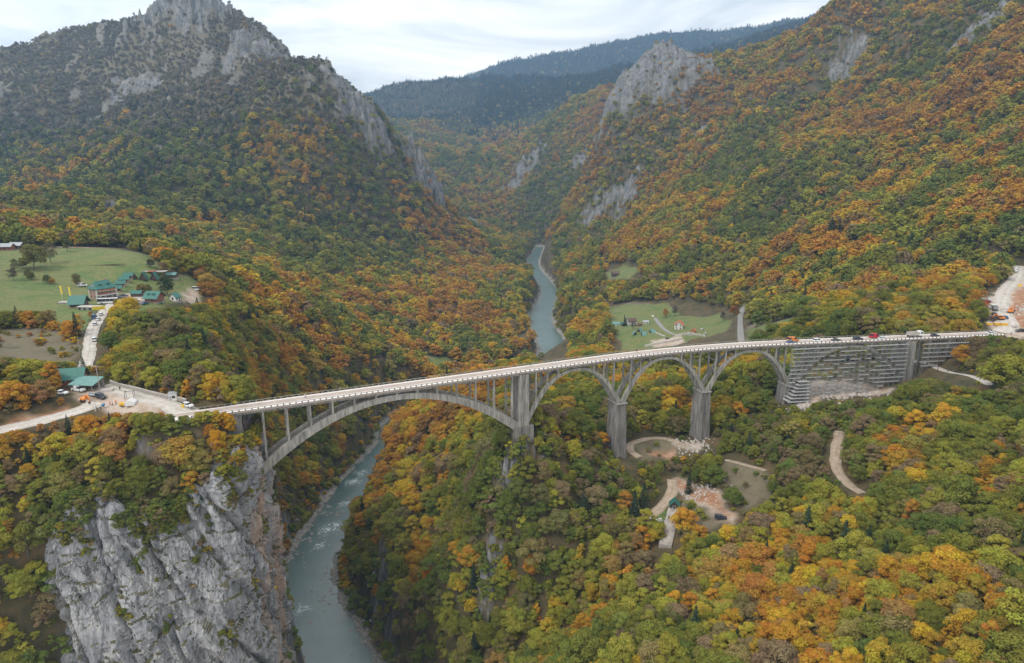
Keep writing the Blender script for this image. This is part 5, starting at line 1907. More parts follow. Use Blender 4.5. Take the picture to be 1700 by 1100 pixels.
car_px('minibus', 'white motorhome parked at the edge of the lawn', 328, 482, R_(5), WHITE_P, name='motorhome', cat='motorhome')
car_px('bus', 'long white coach in front of the hotel veranda', 180, 504, R_(15), WHITE_P)
car_px('bus', 'white coach by the hedge of the car park', 209, 509, R_(8), WHITE_P)
for px, py, rz, m, l in [(199, 496, 10, DARK_P, 'black saloon car beside the hotel'), (206, 492, 8, DARK_P, 'black saloon car at the far side of the hotel yard'), (226, 500, 12, WHITE_P, 'white car next to the garden shed'), (194, 500, 8, GREY_P, 'silver car beside the coach'),
                         (226, 506, 70, GREY_P, 'silver car facing the hedge'), (241, 505, 75, BLUE_P, 'blue car facing the hedge'), (265, 503, 8, GREEN_P, 'pale green car in front of the red chalet')]:
    car_px('saloon', l, px, py, R_(rz), m, group='cars in the hotel car park')
for px, py, m, k, l in [(168, 524, WHITE_P, 'hatch', 'white car on the village road just below the banner'), (163, 532, WHITE_P, 'saloon', 'white car on the village road, middle of three in line'), (158, 540, WHITE_P, 'hatch', 'white car lowest of three on the village road'), (157, 529, BLUE_P, 'van', 'dark blue van on the verge under the banner'), (157, 566, WHITE_P, 'suv', 'white car half hidden by trees on the village road')]:
    car_px(k, l, px, py, road_heading('village_road', px, py), m, group='cars along the village road')
pole('grey wooden pole beside the village road bend', 138, 553, 9)
pole('slim wooden pole on the scrub bank below the village road', 133, 588, 8, arm=False)
def timber_row(px, py, label, L, rz, mat, name='log_stack'):
    p = hit(px, py)
    t = thing(name, label, 'logs', p, rz)
    r = random.Random(int(px))
    for i in range(3):
        MB().tube([(-L / 2 + r.uniform(0, .5), -.5 + .5 * i, .22), (L / 2 - r.uniform(0, .5), -.5 + .5 * i, .22)], .24, 7).build('log', mat, t)
    return t
timber_row(176, 440, 'long row of dark felled logs lying on the meadow', 24, R_(22), DKWOOD)
def court():
    p = hit(246, 450)
    t = thing('sports_court', 'red brown sports court with a white end on the upper lawn', 'court', (p[0], p[1], p[2] - .1), R_(0))
    MB().box(0, 0, 0, 12, 7, .25).build('surface', REDWOOD, t)
    MB().box(9.4, .5, 0, 6.4, 5.5, .2).build('white_end', SLABC, t)
    MB().box(-1, -2.8, .25, 4.5, .5, .5).build('bench', PLASTER, t)
    keep(p, 9)
court()
def goal():
    p = hit(298, 464)
    t = thing('goal_frame', 'grey timber frame standing on the lawn by the trees', 'frame', p, R_(5))
    for x in (-1.8, 1.8):
        MB().bar((x, 0, -.1), (x, 0, 3.2), .16).build('post', WOODPOLE, t)
    MB().bar((-2, 0, 3.2), (2, 0, 3.2), .16).build('beam', WOODPOLE, t)
goal()

# ---------------------------------------------- works yard at the left bridge head
def open_shelter():
    p = hit(146, 646)
    t = thing('picnic_shelter', 'open shelter with pale teal roof on posts beside the works yard', 'shelter', (p[0], p[1], p[2]), R_(-8))
    keep(p, 7)
    r = MB()
    r.add([(-5, -3.4, 2.7), (5, -3.4, 2.7), (4.6, 3.2, 4.1), (-4.6, 3.2, 4.1), (-5, -3.4, 2.5), (5, -3.4, 2.5), (4.6, 3.2, 3.9), (-4.6, 3.2, 3.9)], [(0, 1, 2, 3), (4, 7, 6, 5), (0, 4, 5, 1), (1, 5, 6, 2), (2, 6, 7, 3), (3, 7, 4, 0)])
    r.build('roof', TEALROOF, t)
    for x in (-4.2, 0, 4.2):
        for y, h in ((-2.9, 2.5), (2.8, 3.75)):
            MB().box(x, y, -.2, .2, .2, h + .2).build('post', WOODPOLE, t)
    for x in (-3, 1.2):
        MB().box(x, -.6, .7, 2.6, .9, .09).build('table', ORWOOD, t)
        MB().box(x, -.6, -.1, .5, .5, .8).build('table_leg', WOODPOLE, t)
    MB().box(0, 3.0, -.3, 9, .2, 3.4).build('back_wall', STONE, t)
open_shelter()
house('chalet', 'dark red chalet with green roof half hidden behind the picnic shelter', 'chalet', 122, 637, 8, 6.5, 3.2, 2.8, R_(15), REDWOOD, GREENROOF, over=.9, win=2, clear=6)
pole('tall grey pole beside the picnic shelter', 166, 651, 10.5)
def raft():
    p = hit(155, 656)
    t = thing('inflatable_boat', 'grey inflatable raft lying on the gravel yard', 'boat', (p[0], p[1], p[2] + .1), R_(-25))
    path = []
    for i in range(28):
        a = 2 * math.pi * i / 28
        path.append((2.3 * math.cos(a), 1.0 * math.copysign(abs(math.sin(a)) ** .7, math.sin(a)), .38 + .22 * max(0, math.cos(a)) ** 3))
    path.append(path[0])
    MB().tube(path, .27, 8, cap=False).build('side_tube', RUBBER, t, smooth_=True)
    MB().box(0, 0, .12, 3.9, 1.5, .1).build('floor', CHASSIS, t)
    for x in (-.9, .1, 1.0):
        MB().tube([(x, -.8, .4), (x, .8, .4)], .2, 8).build('thwart', RUBBER, t, smooth_=True)
    keep(p, 3)
raft()
car_px('suv', 'dark grey estate car parked by the grey raft', 168, 662, R_(-30), DARK_P)
car_px('van', 'white van beside the shelter posts', 131, 650, R_(-20), WHITE_P)
car_px('saloon', 'white car tucked under the trees beyond the works yard', 103, 655, R_(-10), WHITE_P)
p = hit(141, 667); keep(p, 5)
excavator('orange excavator with folded boom behind the curved barrier', (p[0], p[1], p[2] + .05), R_(-35), ORANGE_P, sc=.85)
def barrier():
    pts = [hit(x, y) for x, y in ((131, 665), (142, 667), (151, 671), (157, 676), (159, 684))]
    ln = catmull([q[:2] for q in pts], 8)
    q0 = pts[2]
    t = thing('crash_barrier', 'white curved concrete barrier round the bend of the gravel road', 'barrier', q0)
    secs = []
    d = np.gradient(ln, axis=0)
    for (x, y), (dx, dy) in zip(ln, d):
        L = math.hypot(dx, dy)
        nx, ny = dy / L, -dx / L
        z = gz(x, y) - q0[2]
        secs.append([(x + nx * a - q0[0], y + ny * a - q0[1], z + h) for a, h in ((-.3, 0), (.3, 0), (.12, .95), (-.12, .95))])
    MB().loft(secs).build('wall', SLABC, t)
barrier()
def parapet_wall():
    pts = [hit(x, y) for x, y in ((178, 640), (196, 646), (225, 653), (255, 661), (272, 665), (305, 673))]
    ln = catmull([(q[0], q[1] + 2.2) for q in pts], 8)
    q0 = pts[2]
    t = thing('roadside_wall', 'long low stone wall along the far edge of the bridge approach', 'wall', q0)
    secs = []
    d = np.gradient(ln, axis=0)
    for (x, y), (dx, dy) in zip(ln, d):
        L = math.hypot(dx, dy)
        nx, ny = dy / L, -dx / L
        z = gz(x, y) - q0[2]
        secs.append([(x + nx * a - q0[0], y + ny * a - q0[1], z + h) for a, h in ((-.3, -.4), (.3, -.4), (.28, 1.25), (-.28, 1.25))])
    w = MB().loft(secs).build('wall', STONE, t)
    secs2 = [[(s[3][0] - .0, s[3][1], s[3][2] + .003), (s[2][0], s[2][1], s[2][2] + .003), (s[2][0], s[2][1], s[2][2] + .16), (s[3][0], s[3][1], s[3][2] + .16)] for s in secs]
    MB().loft(secs2).build('coping', SLABC, t)
parapet_wall()
def kiosk():
    p = hit(285, 666)
    t = thing('kiosk', 'small white square kiosk with flat roof at the bridge approach', 'kiosk', (p[0], p[1] + 1.5, p[2] - .1), R_(15))
    MB().box(0, 0, 0, 2.7, 2.4, 2.7).build('wall', PLASTER, t)
    MB().box(0, 0, 2.7, 3.0, 2.7, .18).build('roof', GREYROOF, t)
    w = MB().box(.3, -1.2, 1.1, 1.1, .1, .9).build('window', CHASSIS, t)
    MB().box(.3, -1.24, 1.18, .95, .08, .74).build('pane', GLASS, w)
    MB().box(-.85, -1.2, .05, .75, .1, 2.0).build('door', GREYROOF, t)
kiosk()
car_px('hatch', 'white car waiting beside the bridge entrance', 312, 676, R_(-25), WHITE_P)
def tent():
    p = hit(218, 672)
    t = thing('work_tent', 'small white work tent on the yard by the tree tops', 'tent', p, R_(10))
    MB().prism([(-1.7, 0), (1.7, 0), (1.6, 1.1), (0, 2.1), (-1.6, 1.1)], -1.5, 1.5).build('cover', WHITEC, t)
    for x in (-1.66, 1.66):
        for y in (-1.52, 1.52):
            MB().bar((x, y, 0), (x, y, 1.15), .06).build('post', STEEL, t)
    keep(p, 4)
tent()
def tripod():
    p = hit(216, 661)
    t = thing('lifting_frame', 'dark steel lifting frame on the bridge approach', 'frame', p, R_(15))
    for x in (-1.4, 1.4):
        for y in (-.9, .9):
            MB().bar((x, y, 0), (x, y, 2.6), .12).build('leg', CHASSIS, t)
        MB().bar((x, -.95, 2.6), (x, .95, 2.6), .12).build('beam', CHASSIS, t)
    MB().bar((-1.5, 0, 2.66), (1.5, 0, 2.66), .14).build('crossbeam', CHASSIS, t)
    keep(p, 3)
tripod()
def slabs():
    p = hit(176, 650)
    t = thing('slab_stack', 'flat stack of pale concrete slabs beside the pole', 'slabs', p, R_(12))
    for i in range(3):
        MB().box(.2 * i, .15 * i, .02 + .28 * i, 4.5 - .3 * i, 2.2, .25, R_(3 * i)).build('slab', SLABC, t)
    keep(p, 3.5)
slabs()
def mixer():
    p = hit(170, 678)
    t = thing('cement_mixer', 'small blue cement mixer at the yard edge', 'mixer', p, R_(40))
    MB().tube([(0, 0, .7), (.3, 0, 1.0), (.6, 0, 1.35), (.75, 0, 1.6)], [.35, .55, .5, .28], 12).build('drum', BLUEPL, t, smooth_=True)
    for y in (-.5, .5):
        MB().bar((-.5, y, 0), (.25, y, 1.0), .08).bar((.7, y, 0), (.25, y, 1.0), .08).build('frame', STEEL, t)
    wheel(t, -.5, .5, .25, .12); wheel(t, -.5, -.5, .25, .12)
    keep(p, 3)
mixer()
def gen():
    p = hit(204, 675)
    t = thing('generator', 'yellow generator on a low trailer among the workers', 'generator', p, R_(-15))
    MB().box(0, 0, .35, 2.1, 1.1, 1.0).build('housing', YELLOW, t, bevel=.06)
    MB().box(0, 0, .25, 2.6, .9, .1).build('trailer', CHASSIS, t)
    wheel(t, 0, .6, .3, .18); wheel(t, 0, -.6, .3, .18)
    MB().tube([(-.6, .2, 1.3), (-.6, .2, 1.75)], .06, 6).build('exhaust', CHASSIS, t)
    keep(p, 3)
gen()
for px, py, rz, a, l in [(183, 673, 40, .3, 'worker in orange jacket standing nearest the raft side of the yard'), (187, 674, -150, .15, 'worker in orange jacket facing the other worker'), (193, 672, 120, .35, 'worker in orange jacket walking beside the yellow generator')]:
    p = hit(px, py)
    person(l, (p[0], p[1], p[2] + .05), R_(rz), HIVIS, NAVY, .12, a)
p = hit(202, 648)
person('person in dark clothes walking along the approach wall', (p[0], p[1] - 1, p[2] + .17), R_(-20), BLACKC, NAVY)
def warn_sign():
    q = bp(-3.5, BW + 1.2, DECK_Z)
    t = thing('road_sign', 'yellow warning board on a post at the bridge entrance', 'sign', (q.x, q.y, q.z - .3), R_(20))
    MB().tube([(0, 0, 0), (0, 0, 2.9)], .07, 6).build('post', STEEL, t)
    MB().box(0, -.06, 1.5, .9, .06, 1.3).build('board', SIGNYEL, t)
warn_sign()

# ---------------------------------------------- on the bridge
def s_at(px, off=None):
    off = MIDO if off is None else off
    lo, hi = -5.0, 380.0
    for _ in range(40):
        m = (lo + hi) / 2
        q = bp(m, off, DECK_Z)
        if to_px(q.x, q.y, q.z)[0] < px:
            lo = m
        else:
            hi = m
    return lo
def on_bridge(px, off):
    s = s_at(px, off)
    q = bp(s, off, DECK_Z + .003)
    return (q.x, q.y, q.z), bh(s)
for px, off, k, m, l, flip in [(1313, 2.6, 'saloon', BLUE_P, 'dark blue car on the bridge nearest the middle of the span', 0), (1357, 3.0, 'suv', WHITE_P, 'white car with dark windows over the start of the scaffold', 0),
                         (1388, 2.8, 'saloon', DARK_P, 'black car on the bridge behind the white one', 0), (1424, 2.8, 'suv', DARK_P, 'black estate car on the bridge before the red van', 0),
                         (1465, 2.7, 'hatch', WHITE_P, 'white car in front of the red van on the bridge', 0), (1645, 3.5, 'saloon', WHITE_P, 'white car leaving the far bridge end', 0), (1552, 3.0, 'hatch', DARK_P, 'small dark car behind the tipper truck', 0)]:
    p, h = on_bridge(px, off)
    car(k, l, p, h + (math.pi if flip else 0), m, name='car', group='cars queuing on the bridge')
p, h = on_bridge(1452, 5.6)
car('van', 'red delivery van standing on the far lane of the bridge', p, h, RED_P)
p, h = on_bridge(1518, 4.4)
lorry('white tipper truck with beige hopper on the bridge over the end pier', p, h, WHITE_P, SLABC)
p, h = on_bridge(1316, 5.6)
car('van', 'orange works van beside the dark blue car on the bridge', p, h, ORANGE_P)
for px, off, rz, tp, l in [(507, 5.8, 20, WHITEC, 'person in white top walking on the bridge above the main arch'), (880, 7.0, 30, BLACKC, 'person in black standing at the far railing by the tall pier'), (1057, 7.0, 200, BLACKC, 'person in black walking over the first small arch'),
                       (1275, 7.0, 25, BLACKC, 'person in black at the far railing, first of a pair'), (1281, 7.1, 210, NAVY, 'person in navy at the far railing, second of a pair'), (1497, 6.6, 20, HIVIS, 'worker in orange beside the tipper truck')]:
    p, h = on_bridge(px, off)
    person(l, p, h + R_(rz - 20), tp, NAVY, .2, .15)

# ---------------------------------------------- road works at the right bridge end
p = hit(1634, 508); 
house('site_hut', 'red site hut with dark flat roof among the bushes by the road', 'hut', 1634, 506, 5, 3.4, 2.7, .7, R_(-8), RED_P, GREYROOF, win=2, clear=4)
def grnd(px, py, dz=.05, k=4):
    p = hit(px, py); keep(p, k)
    return (p[0], p[1], p[2] + dz)
lorry('white lorry with grey hopper parked uphill by the site hut', grnd(1650, 515, .2), R_(70), WHITE_P, GREY_P, L=7)
car_px('suv', 'dark pickup parked behind the white lorry', 1650, 524, R_(72), DARK_P)
excavator('orange excavator digging at the earth bank', grnd(1678, 520), R_(35), ORANGE_P, sc=1.0)
excavator('orange excavator standing beside the brown container', grnd(1661, 531), R_(175), ORANGE_P, sc=.9)
car_px('hatch', 'small blue car between the two orange excavators', 1668, 529, R_(80), BLUE_P)
def container(label, px, py, rz, m, L=6, name='container'):
    p = grnd(px, py, 0)
    t = thing(name, label, 'container', p, rz)
    MB().box(0, 0, .1, L, 2.4, 2.3).build('wall', m, t)
    mb = MB()
    for i in range(int(L / .5)):
        for sy in (-1, 1):
            mb.box(-L / 2 + .3 + .5 * i, sy * 1.21, .2, .2, .05, 2.1)
    mb.build('ribs', m, t)
    MB().box(L / 2, 0, .2, .06, 2.1, 2.1).build('door', GREYROOF, t)
    return t
container('brown steel container beside the road works', 1651, 532, R_(5), DKWOOD, 6)
def skip(label, px, py, rz, m):
    p = grnd(px, py, 0)
    t = thing('skip', label, 'skip', p, rz)
    prof = [(-1.3, .1), (1.3, .1), (1.9, 1.4), (-1.9, 1.4)]
    MB().loft([[(x, -.9, z) for x, z in prof], [(x, .9, z) for x, z in prof]]).build('tub', m, t, bevel=.05)
    MB().box(0, 0, 1.38, 3.3, 1.6, .12).build('rubble', SLABC, t)
skip('yellow skip of rubble nearest the bridge rail', 1643, 540, R_(-25), YELLOW)
skip('yellow skip of rubble in the middle of the row', 1655, 540, R_(-5), YELLOW)
skip('yellow skip of rubble nearest the open road', 1666, 540, R_(-15), YELLOW)
car_px('minibus', 'white and yellow minibus at the top of the mountain road', 1686, 451, road_heading('mountain_road', 1686, 451) + math.pi, WHITE_P)
car_px('saloon', 'black car on the turning place at the frame edge', 1694, 551, R_(175), DARK_P)
def big_sign(label, px, py, rz, m):
    p = grnd(px, py, -.1, 2)
    t = thing('road_sign', label, 'sign', p, rz)
    for x in (-.9, .9):
        MB().tube([(x, 0, 0), (x, 0, 2.6)], .06, 6).build('post', STEEL, t)
    MB().box(0, -.08, 1.1, 2.2, .06, 1.5).build('board', m, t)
big_sign('yellow road works board beside the mountain road', 1692, 478, R_(-20), SIGNYEL)
for px, py, l in [(1668, 491, 'worker in orange on the mountain road'), (1691, 532, 'worker in orange at the earth bank')]:
    p = grnd(px, py, .1, 1)
    person(l, p, R_(80), HIVIS, NAVY, .2, .2)
for px, py, l in [(1678, 556, 'person in dark coat at the bridge mouth'), (1573, 618, 'person in red on the hillside path')]:
    p = grnd(px, py, .15, 1)
    person(l, p, R_(150), REDC if 'red' in l else BLACKC, NAVY, .2, .2)
pole('thin dark pole beside the hillside path', 1556, 618, 8, arm=False, mat=DKWOOD)
def block(label, px, py, s, name='concrete_block'):
    p = grnd(px, py, -.2, 2)
    t = MB().box(0, 0, 0, s * 1.5, s, s * .7, taper=.9).build(name, SLABC, None, bevel=.06)
    t.location = p
    t.rotation_euler = (0, 0, R_(px % 40))
    tag(t, label, 'block', 'concrete blocks along the road works')
for i, (px, py, w) in enumerate([(1640, 528, 'at the yard edge by the bushes'), (1641, 518, 'below the red hut'), (1644, 510, 'beside the white lorry'), (1683, 543, 'by the open road')]):
    block(f'pale concrete block {w}', px, py, 1.6)
def retaining():
    p = hit(1545, 626)
    t = thing('retaining_wall', 'short pale concrete retaining wall below the hillside path', 'wall', (p[0] + 6, p[1] - 6, p[2] - 1.2), R_(25))
    MB().box(0, 0, -1, 11, .6, 3.0).build('wall', SLABC, t)
    MB().box(0, 0, 2.0, 11.2, .8, .15).build('coping', SLABC, t)
    keep((p[0] + 6, p[1] - 6), 6)
retaining()

# ---------------------------------------------- farm hamlet beyond the bridge
house('farmhouse', 'white farmhouse with orange tile roof above the farm lane', 'house', 1127, 546, 9.5, 8.5, 5.4, 3.6, R_(70), PLASTER, ORANGEROOF, storeys=2, win=3, over=.9, chimney=True, clear=9)
house('summer_house', 'tiny hut with bright orange roof beside the farmhouse', 'hut', 1151, 552, 4.6, 4.6, 2.4, 2.2, R_(65), ORWOOD, ORANGEROOF, win=1, clear=5)
house('farmhouse', 'white house with dark brown roof behind the bare tree', 'house', 1048, 538, 10, 8, 4.6, 3.0, R_(10), PLASTER, DARKROOF, storeys=2, win=3, chimney=True, clear=9)
house('barn', 'low barn with faded teal roof at the meadow end', 'barn', 1022, 541, 9, 6, 2.6, 2.0, R_(0), PLASTER, TEALROOF, win=2, clear=7)
house('shed', 'little green shed beside the teal roofed barn', 'shed', 1034, 541, 4, 4, 2.4, 1.4, R_(10), DKWOOD, GREENROOF, win=1, clear=4)
house('shed', 'grey roofed shed with pale walls on the farm lane', 'shed', 1072, 537, 6, 4.5, 2.4, 1.3, R_(-5), PLASTER, GREYROOF, win=2, clear=5)
house('woodshed', 'small brown woodshed beside the hedge', 'shed', 1062, 541, 5, 3.5, 2, 1.2, R_(0), REDWOOD, DARKROOF, win=1, clear=4)
house('field_barn', 'lone dark brown barn in the high clearing', 'barn', 1021, 459, 11, 8, 5.5, 3.0, R_(5), DKWOOD, DARKROOF, win=1, clear=11)
for px, py, w in [(1054, 555, 'nearest the river'), (1062, 550, 'at the back of the cluster'), (1069, 556, 'at the front of the cluster'), (1083, 552, 'standing alone by the kerb')]:
    aframe(f'small teal tent hut on the green meadow, {w}', px, py, 5.0, 5.0, 3.8, R_(px * 7 % 90), TEALROOF, DKWOOD, 'tent huts on the meadow', 'tent_hut')
car_px('van', 'white van on the grass beside the orange roofed hut', 1165, 549, R_(60), WHITE_P)
car_px('hatch', 'white car at the meadow edge beside the hedge', 1172, 555, R_(20), WHITE_P)
car_px('saloon', 'black car on the pale yard of the farm lane', 1108, 563, R_(10), DARK_P)
def lane_wall(label, pxs, h, name='garden_wall'):
    pts = [hit(x, y) for x, y in pxs]
    ln = catmull([q[:2] for q in pts], 6)
    q0 = pts[0]
    t = thing(name, label, 'wall', q0)
    secs = []
    d = np.gradient(ln, axis=0)
    for (x, y), (dx, dy) in zip(ln, d):
        L = math.hypot(dx, dy)
        nx, ny = dy / L, -dx / L
        z = gz(x, y) - q0[2]
        secs.append([(x + nx * a - q0[0], y + ny * a - q0[1], z + hh) for a, hh in ((-.35, -.5), (.35, -.5), (.33, h), (-.33, h))])
    MB().loft(secs).build('wall', SLABC, t)
    MB().loft([[(s[3][0], s[3][1], s[3][2] + .003), (s[2][0], s[2][1], s[2][2] + .003), (s[2][0], s[2][1], s[2][2] + .2), (s[3][0], s[3][1], s[3][2] + .2)] for s in secs]).build('coping', PLASTER, t)
lane_wall('long pale concrete wall in front of the farm yard', [(1070, 576), (1090, 572), (1112, 568), (1132, 563)], 2.0)
lane_wall('pale curved wall at the foot of the farmhouse drive', [(1120, 560), (1128, 556), (1142, 554), (1160, 556), (1170, 560)], 1.2)
lane_wall('pale kerb wall between meadow and farm lane', [(1087, 552), (1095, 556), (1104, 559)], .8)
def cairn():
    p = hit(1084, 525)
    t = MB().tube([(0, 0, -.2), (0, 0, .7), (0, 0, 1.3)], [1.5, 1.3, .4], 9).build('hay_bale', WHITEC, None)
    t.location = p
    tag(t, 'white wrapped hay bale on the upper green field', 'hay bale')
cairn()

# ---------------------------------------------- clearing under the small arches
def landing():
    a, b = hit(1119, 850), hit(1104, 910)
    d = (b - a)
    L = float(np.hypot(d[0], d[1]))
    m = (a + b) / 2
    rz = math.atan2(d[1], d[0])
    zs = [gz(a[0] + d[0] * k, a[1] + d[1] * k) for k in (0, .5, 1)]
    t = thing('concrete_landing', 'long pale concrete landing slab sloping away from the green hut', 'slab', (m[0], m[1], max(zs) - .2), rz)
    ks = np.linspace(0, 1, 9)
    lift = max(gz(a[0] + d[0] * k + s_ * d[1] / L * 2.7, a[1] + d[1] * k - s_ * d[0] / L * 2.7) - (a[2] + d[2] * k) for k in ks for s_ in (-1, 0, 1)) + .25
    z0, z1 = a[2] + lift - (max(zs) - .2), b[2] + lift - (max(zs) - .2)
    h = L / 2
    MB().loft([[(-h, y, z0 - 3.5), (-h, y, z0), (0, y, (z0 + z1) / 2), (h, y, z1), (h, y, z1 - 4)] for y in (-2.4, -.8, .8, 2.4)]).build('slab', simple_mat('worn landing concrete', (0.34, 0.305, 0.265), 0.92, var=0.4, scale=0.5), t)
    for y in (-1.2, .6):
        MB().box(-L * .22, y, z0 + (z1 - z0) * .28 - .15, 2.2, .3, .5).build('bench', DKWOOD, t)
    for k in np.linspace(0, 1, 5):
        keep(a + d * k, 4.2)
    for k in (1.15, 1.35):
        FOOT.append((*(a + d * k)[:2], 5.0))
landing()
house('hut', 'small hut with bright green gable roof at the head of the concrete slab', 'hut', 1119, 846, 3.6, 3.4, 2.6, 1.9, R_(75), DKWOOD, GREENROOF, win=1, over=.5, clear=5)
car_px('suv', 'black off-road car parked at the end of the red earth strip', 1196, 862, R_(-12), DARK_P)
FOOT.append((*hit(1196, 872)[:2], 5.0))
FOOT.append((*hit(1200, 885)[:2], 4.0))
def rubble(px, py, n, spread, label, s=(.3, .9)):
    p = hit(px, py)
    r = random.Random(int(px + py))
    mb = MB()
    for i in range(n):
        x, y = p[0] + r.gauss(0, spread), p[1] + r.gauss(0, spread)
        q = r.uniform(*s)
        mb.box(x - p[0], y - p[1], gz(x, y) - p[2] - .1, q * r.uniform(.7, 1.5), q, q * r.uniform(.4, .9), r.uniform(0, 3), r.uniform(.55, .9))
    o = mb.build('rubble', SLABC)
    o.location = p
    return tag(o, label, 'rubble', kind='stuff')
rubble(1150, 742, 160, 5.5, 'pale broken rubble strewn beside the second small pier')
rubble(1400, 652, 260, 9, 'grey rubble and building debris under the scaffold', (.3, 1.3))
rubble(1165, 820, 90, 4.5, 'white stones lying along the red earth strip')
rubble(1085, 860, 14, 1.4, 'white scraps dumped beside the dirt track', (.5, 1.4))
rubble(1325, 675, 120, 4.5, 'grey debris spilled below the shoring tower', (.3, 1.2))
rubble(1690, 515, 120, 6.0, 'broken stone on the orange earth bank of the road works', (.3, 1.2))
def boulders(px, py, n, spread, label, s):
    p = at(px, py, z=RIVER_Z)
    r = random.Random(int(px * 3 + py))
    mb = MB()
    for i in range(n):
        x, y = p[0] + r.gauss(0, spread[0]), p[1] + r.gauss(0, spread[1])
        q = r.uniform(*s)
        rings = []
        for k, (h, w) in enumerate(((-.5, .8), (.0, 1.0), (.35, .85), (.6, .4))):
            rings.append([(x - p[0] + q * w * r.uniform(.8, 1.2) * math.cos(a), y - p[1] + q * w * r.uniform(.8, 1.2) * math.sin(a), max(gz(x, y), RIVER_Z - .5) - p[2] + q * h) for a in np.linspace(0, 2 * math.pi, 8)[:-1]])
        mb.loft(rings)
    o = mb.build('boulders', STONE)
    o.location = p
    return tag(o, label, 'boulders', kind='stuff')
boulders(500, 905, 60, (6, 16), 'grey boulders along the left river bank', (.5, 1.8))
boulders(548, 985, 70, (7, 16), 'grey boulders and shingle on the right river bank', (.4, 1.5))
boulders(545, 850, 40, (7, 12), 'grey boulders where the river breaks white', (.5, 1.9))
boulders(600, 1060, 40, (5, 8), 'grey stones on the shingle at the lower river bend', (.4, 1.4))

# lone trees set by hand: place, height, width, colour, kinds, colour name
SOLO = [(57, 448, 17, 19, (0.20, 0.19, 0.05), 'N', 0), (85, 437, 14, 14, (0.15, 0.125, 0.06), 'S', 5), (37, 446, 7, 8, (0.11, 0.13, 0.05), 'N', 6), (24, 452, 8.5, 8, (0.13, 0.13, 0.06), 'S', 0), (24, 466, 8, 9, (0.10, 0.075, 0.065), 'S', 5),
        (46, 462, 6, 8, (0.17, 0.17, 0.05), 'N', 0), (53, 465, 5, 6, (0.15, 0.16, 0.05), 'N', 0), (79, 470, 5.5, 6, (0.13, 0.15, 0.05), 'N', 6), (87, 472, 4, 5, (0.34, 0.2, 0.04), 'N', 2), (128, 475, 8, 6.5, (0.2, 0.185, 0.07), 'N', 0),
        (112, 418, 13, 13, (0.13, 0.15, 0.045), 'N', 6), (279, 490, 13, 11, (0.06, 0.085, 0.032), 'N', 6), (272, 456, 9, 12, (0.22, 0.13, 0.08), 'S', 5), (250, 444, 6, 7, (0.09, 0.10, 0.045), 'N', 6),
        (236, 490, 7, 8, (0.21, 0.18, 0.06), 'N', 0), (246, 488, 6.5, 7, (0.19, 0.17, 0.07), 'N', 0), (194, 512, 5.5, 4, (0.34, 0.27, 0.05), 'N', 2), (140, 622, 8, 8, SPRUCE_C, 'C', 8), (1038, 541, 13, 13, SPRUCE_C, 'C', 8),
        (1105, 527, 11, 12, (0.46, 0.2, 0.03), 'N', 3), (1120, 525, 13, 12, (0.13, 0.105, 0.095), 'S', 5), (1050, 547, 10, 10, (0.14, 0.11, 0.105), 'S', 5), (1199, 532, 9, 10, (0.10, 0.075, 0.08), 'S', 5), (1218, 524, 11, 13, (0.34, 0.15, 0.04), 'N', 3),
        (385, 735, 8.5, 8.0, (0.50, 0.28, 0.025), 'N', 2), (362, 752, 8.0, 7.0, (0.52, 0.30, 0.025), 'N', 2), (372, 715, 6.5, 6.5, (0.48, 0.25, 0.03), 'N', 2), (350, 732, 5.5, 5, (0.40, 0.19, 0.03), 'N', 3), (412, 778, 5.5, 6.0, (0.52, 0.30, 0.02), 'N', 2),
        (100, 760, 8.5, 11, (0.42, 0.33, 0.04), 'N', 2), (880, 958, 10, 8.5, (0.50, 0.24, 0.03), 'N', 2), (843, 955, 8, 6, (0.50, 0.27, 0.03), 'N', 2), (712, 975, 10, 7, (0.44, 0.19, 0.03), 'N', 3), (625, 995, 9, 9, (0.45, 0.24, 0.03), 'N', 2),
        (955, 765, 10, 9, (0.36, 0.33, 0.045), 'N', 1), (1068, 845, 12, 12, SPRUCE_C, 'C', 8), (1052, 870, 15, 15, SPRUCE_C, 'C', 8), (1143, 818, 9, 10, SPRUCE_C, 'C', 8), (1660, 645, 13, 14, SPRUCE_C, 'C', 8),
        (1215, 390, 15, 10, (0.62, 0.42, 0.03), 'N', 2), (185, 718, 7, 6, SPRUCE_C, 'C', 8), (115, 722, 7, 6, SPRUCE_C, 'C', 8)]

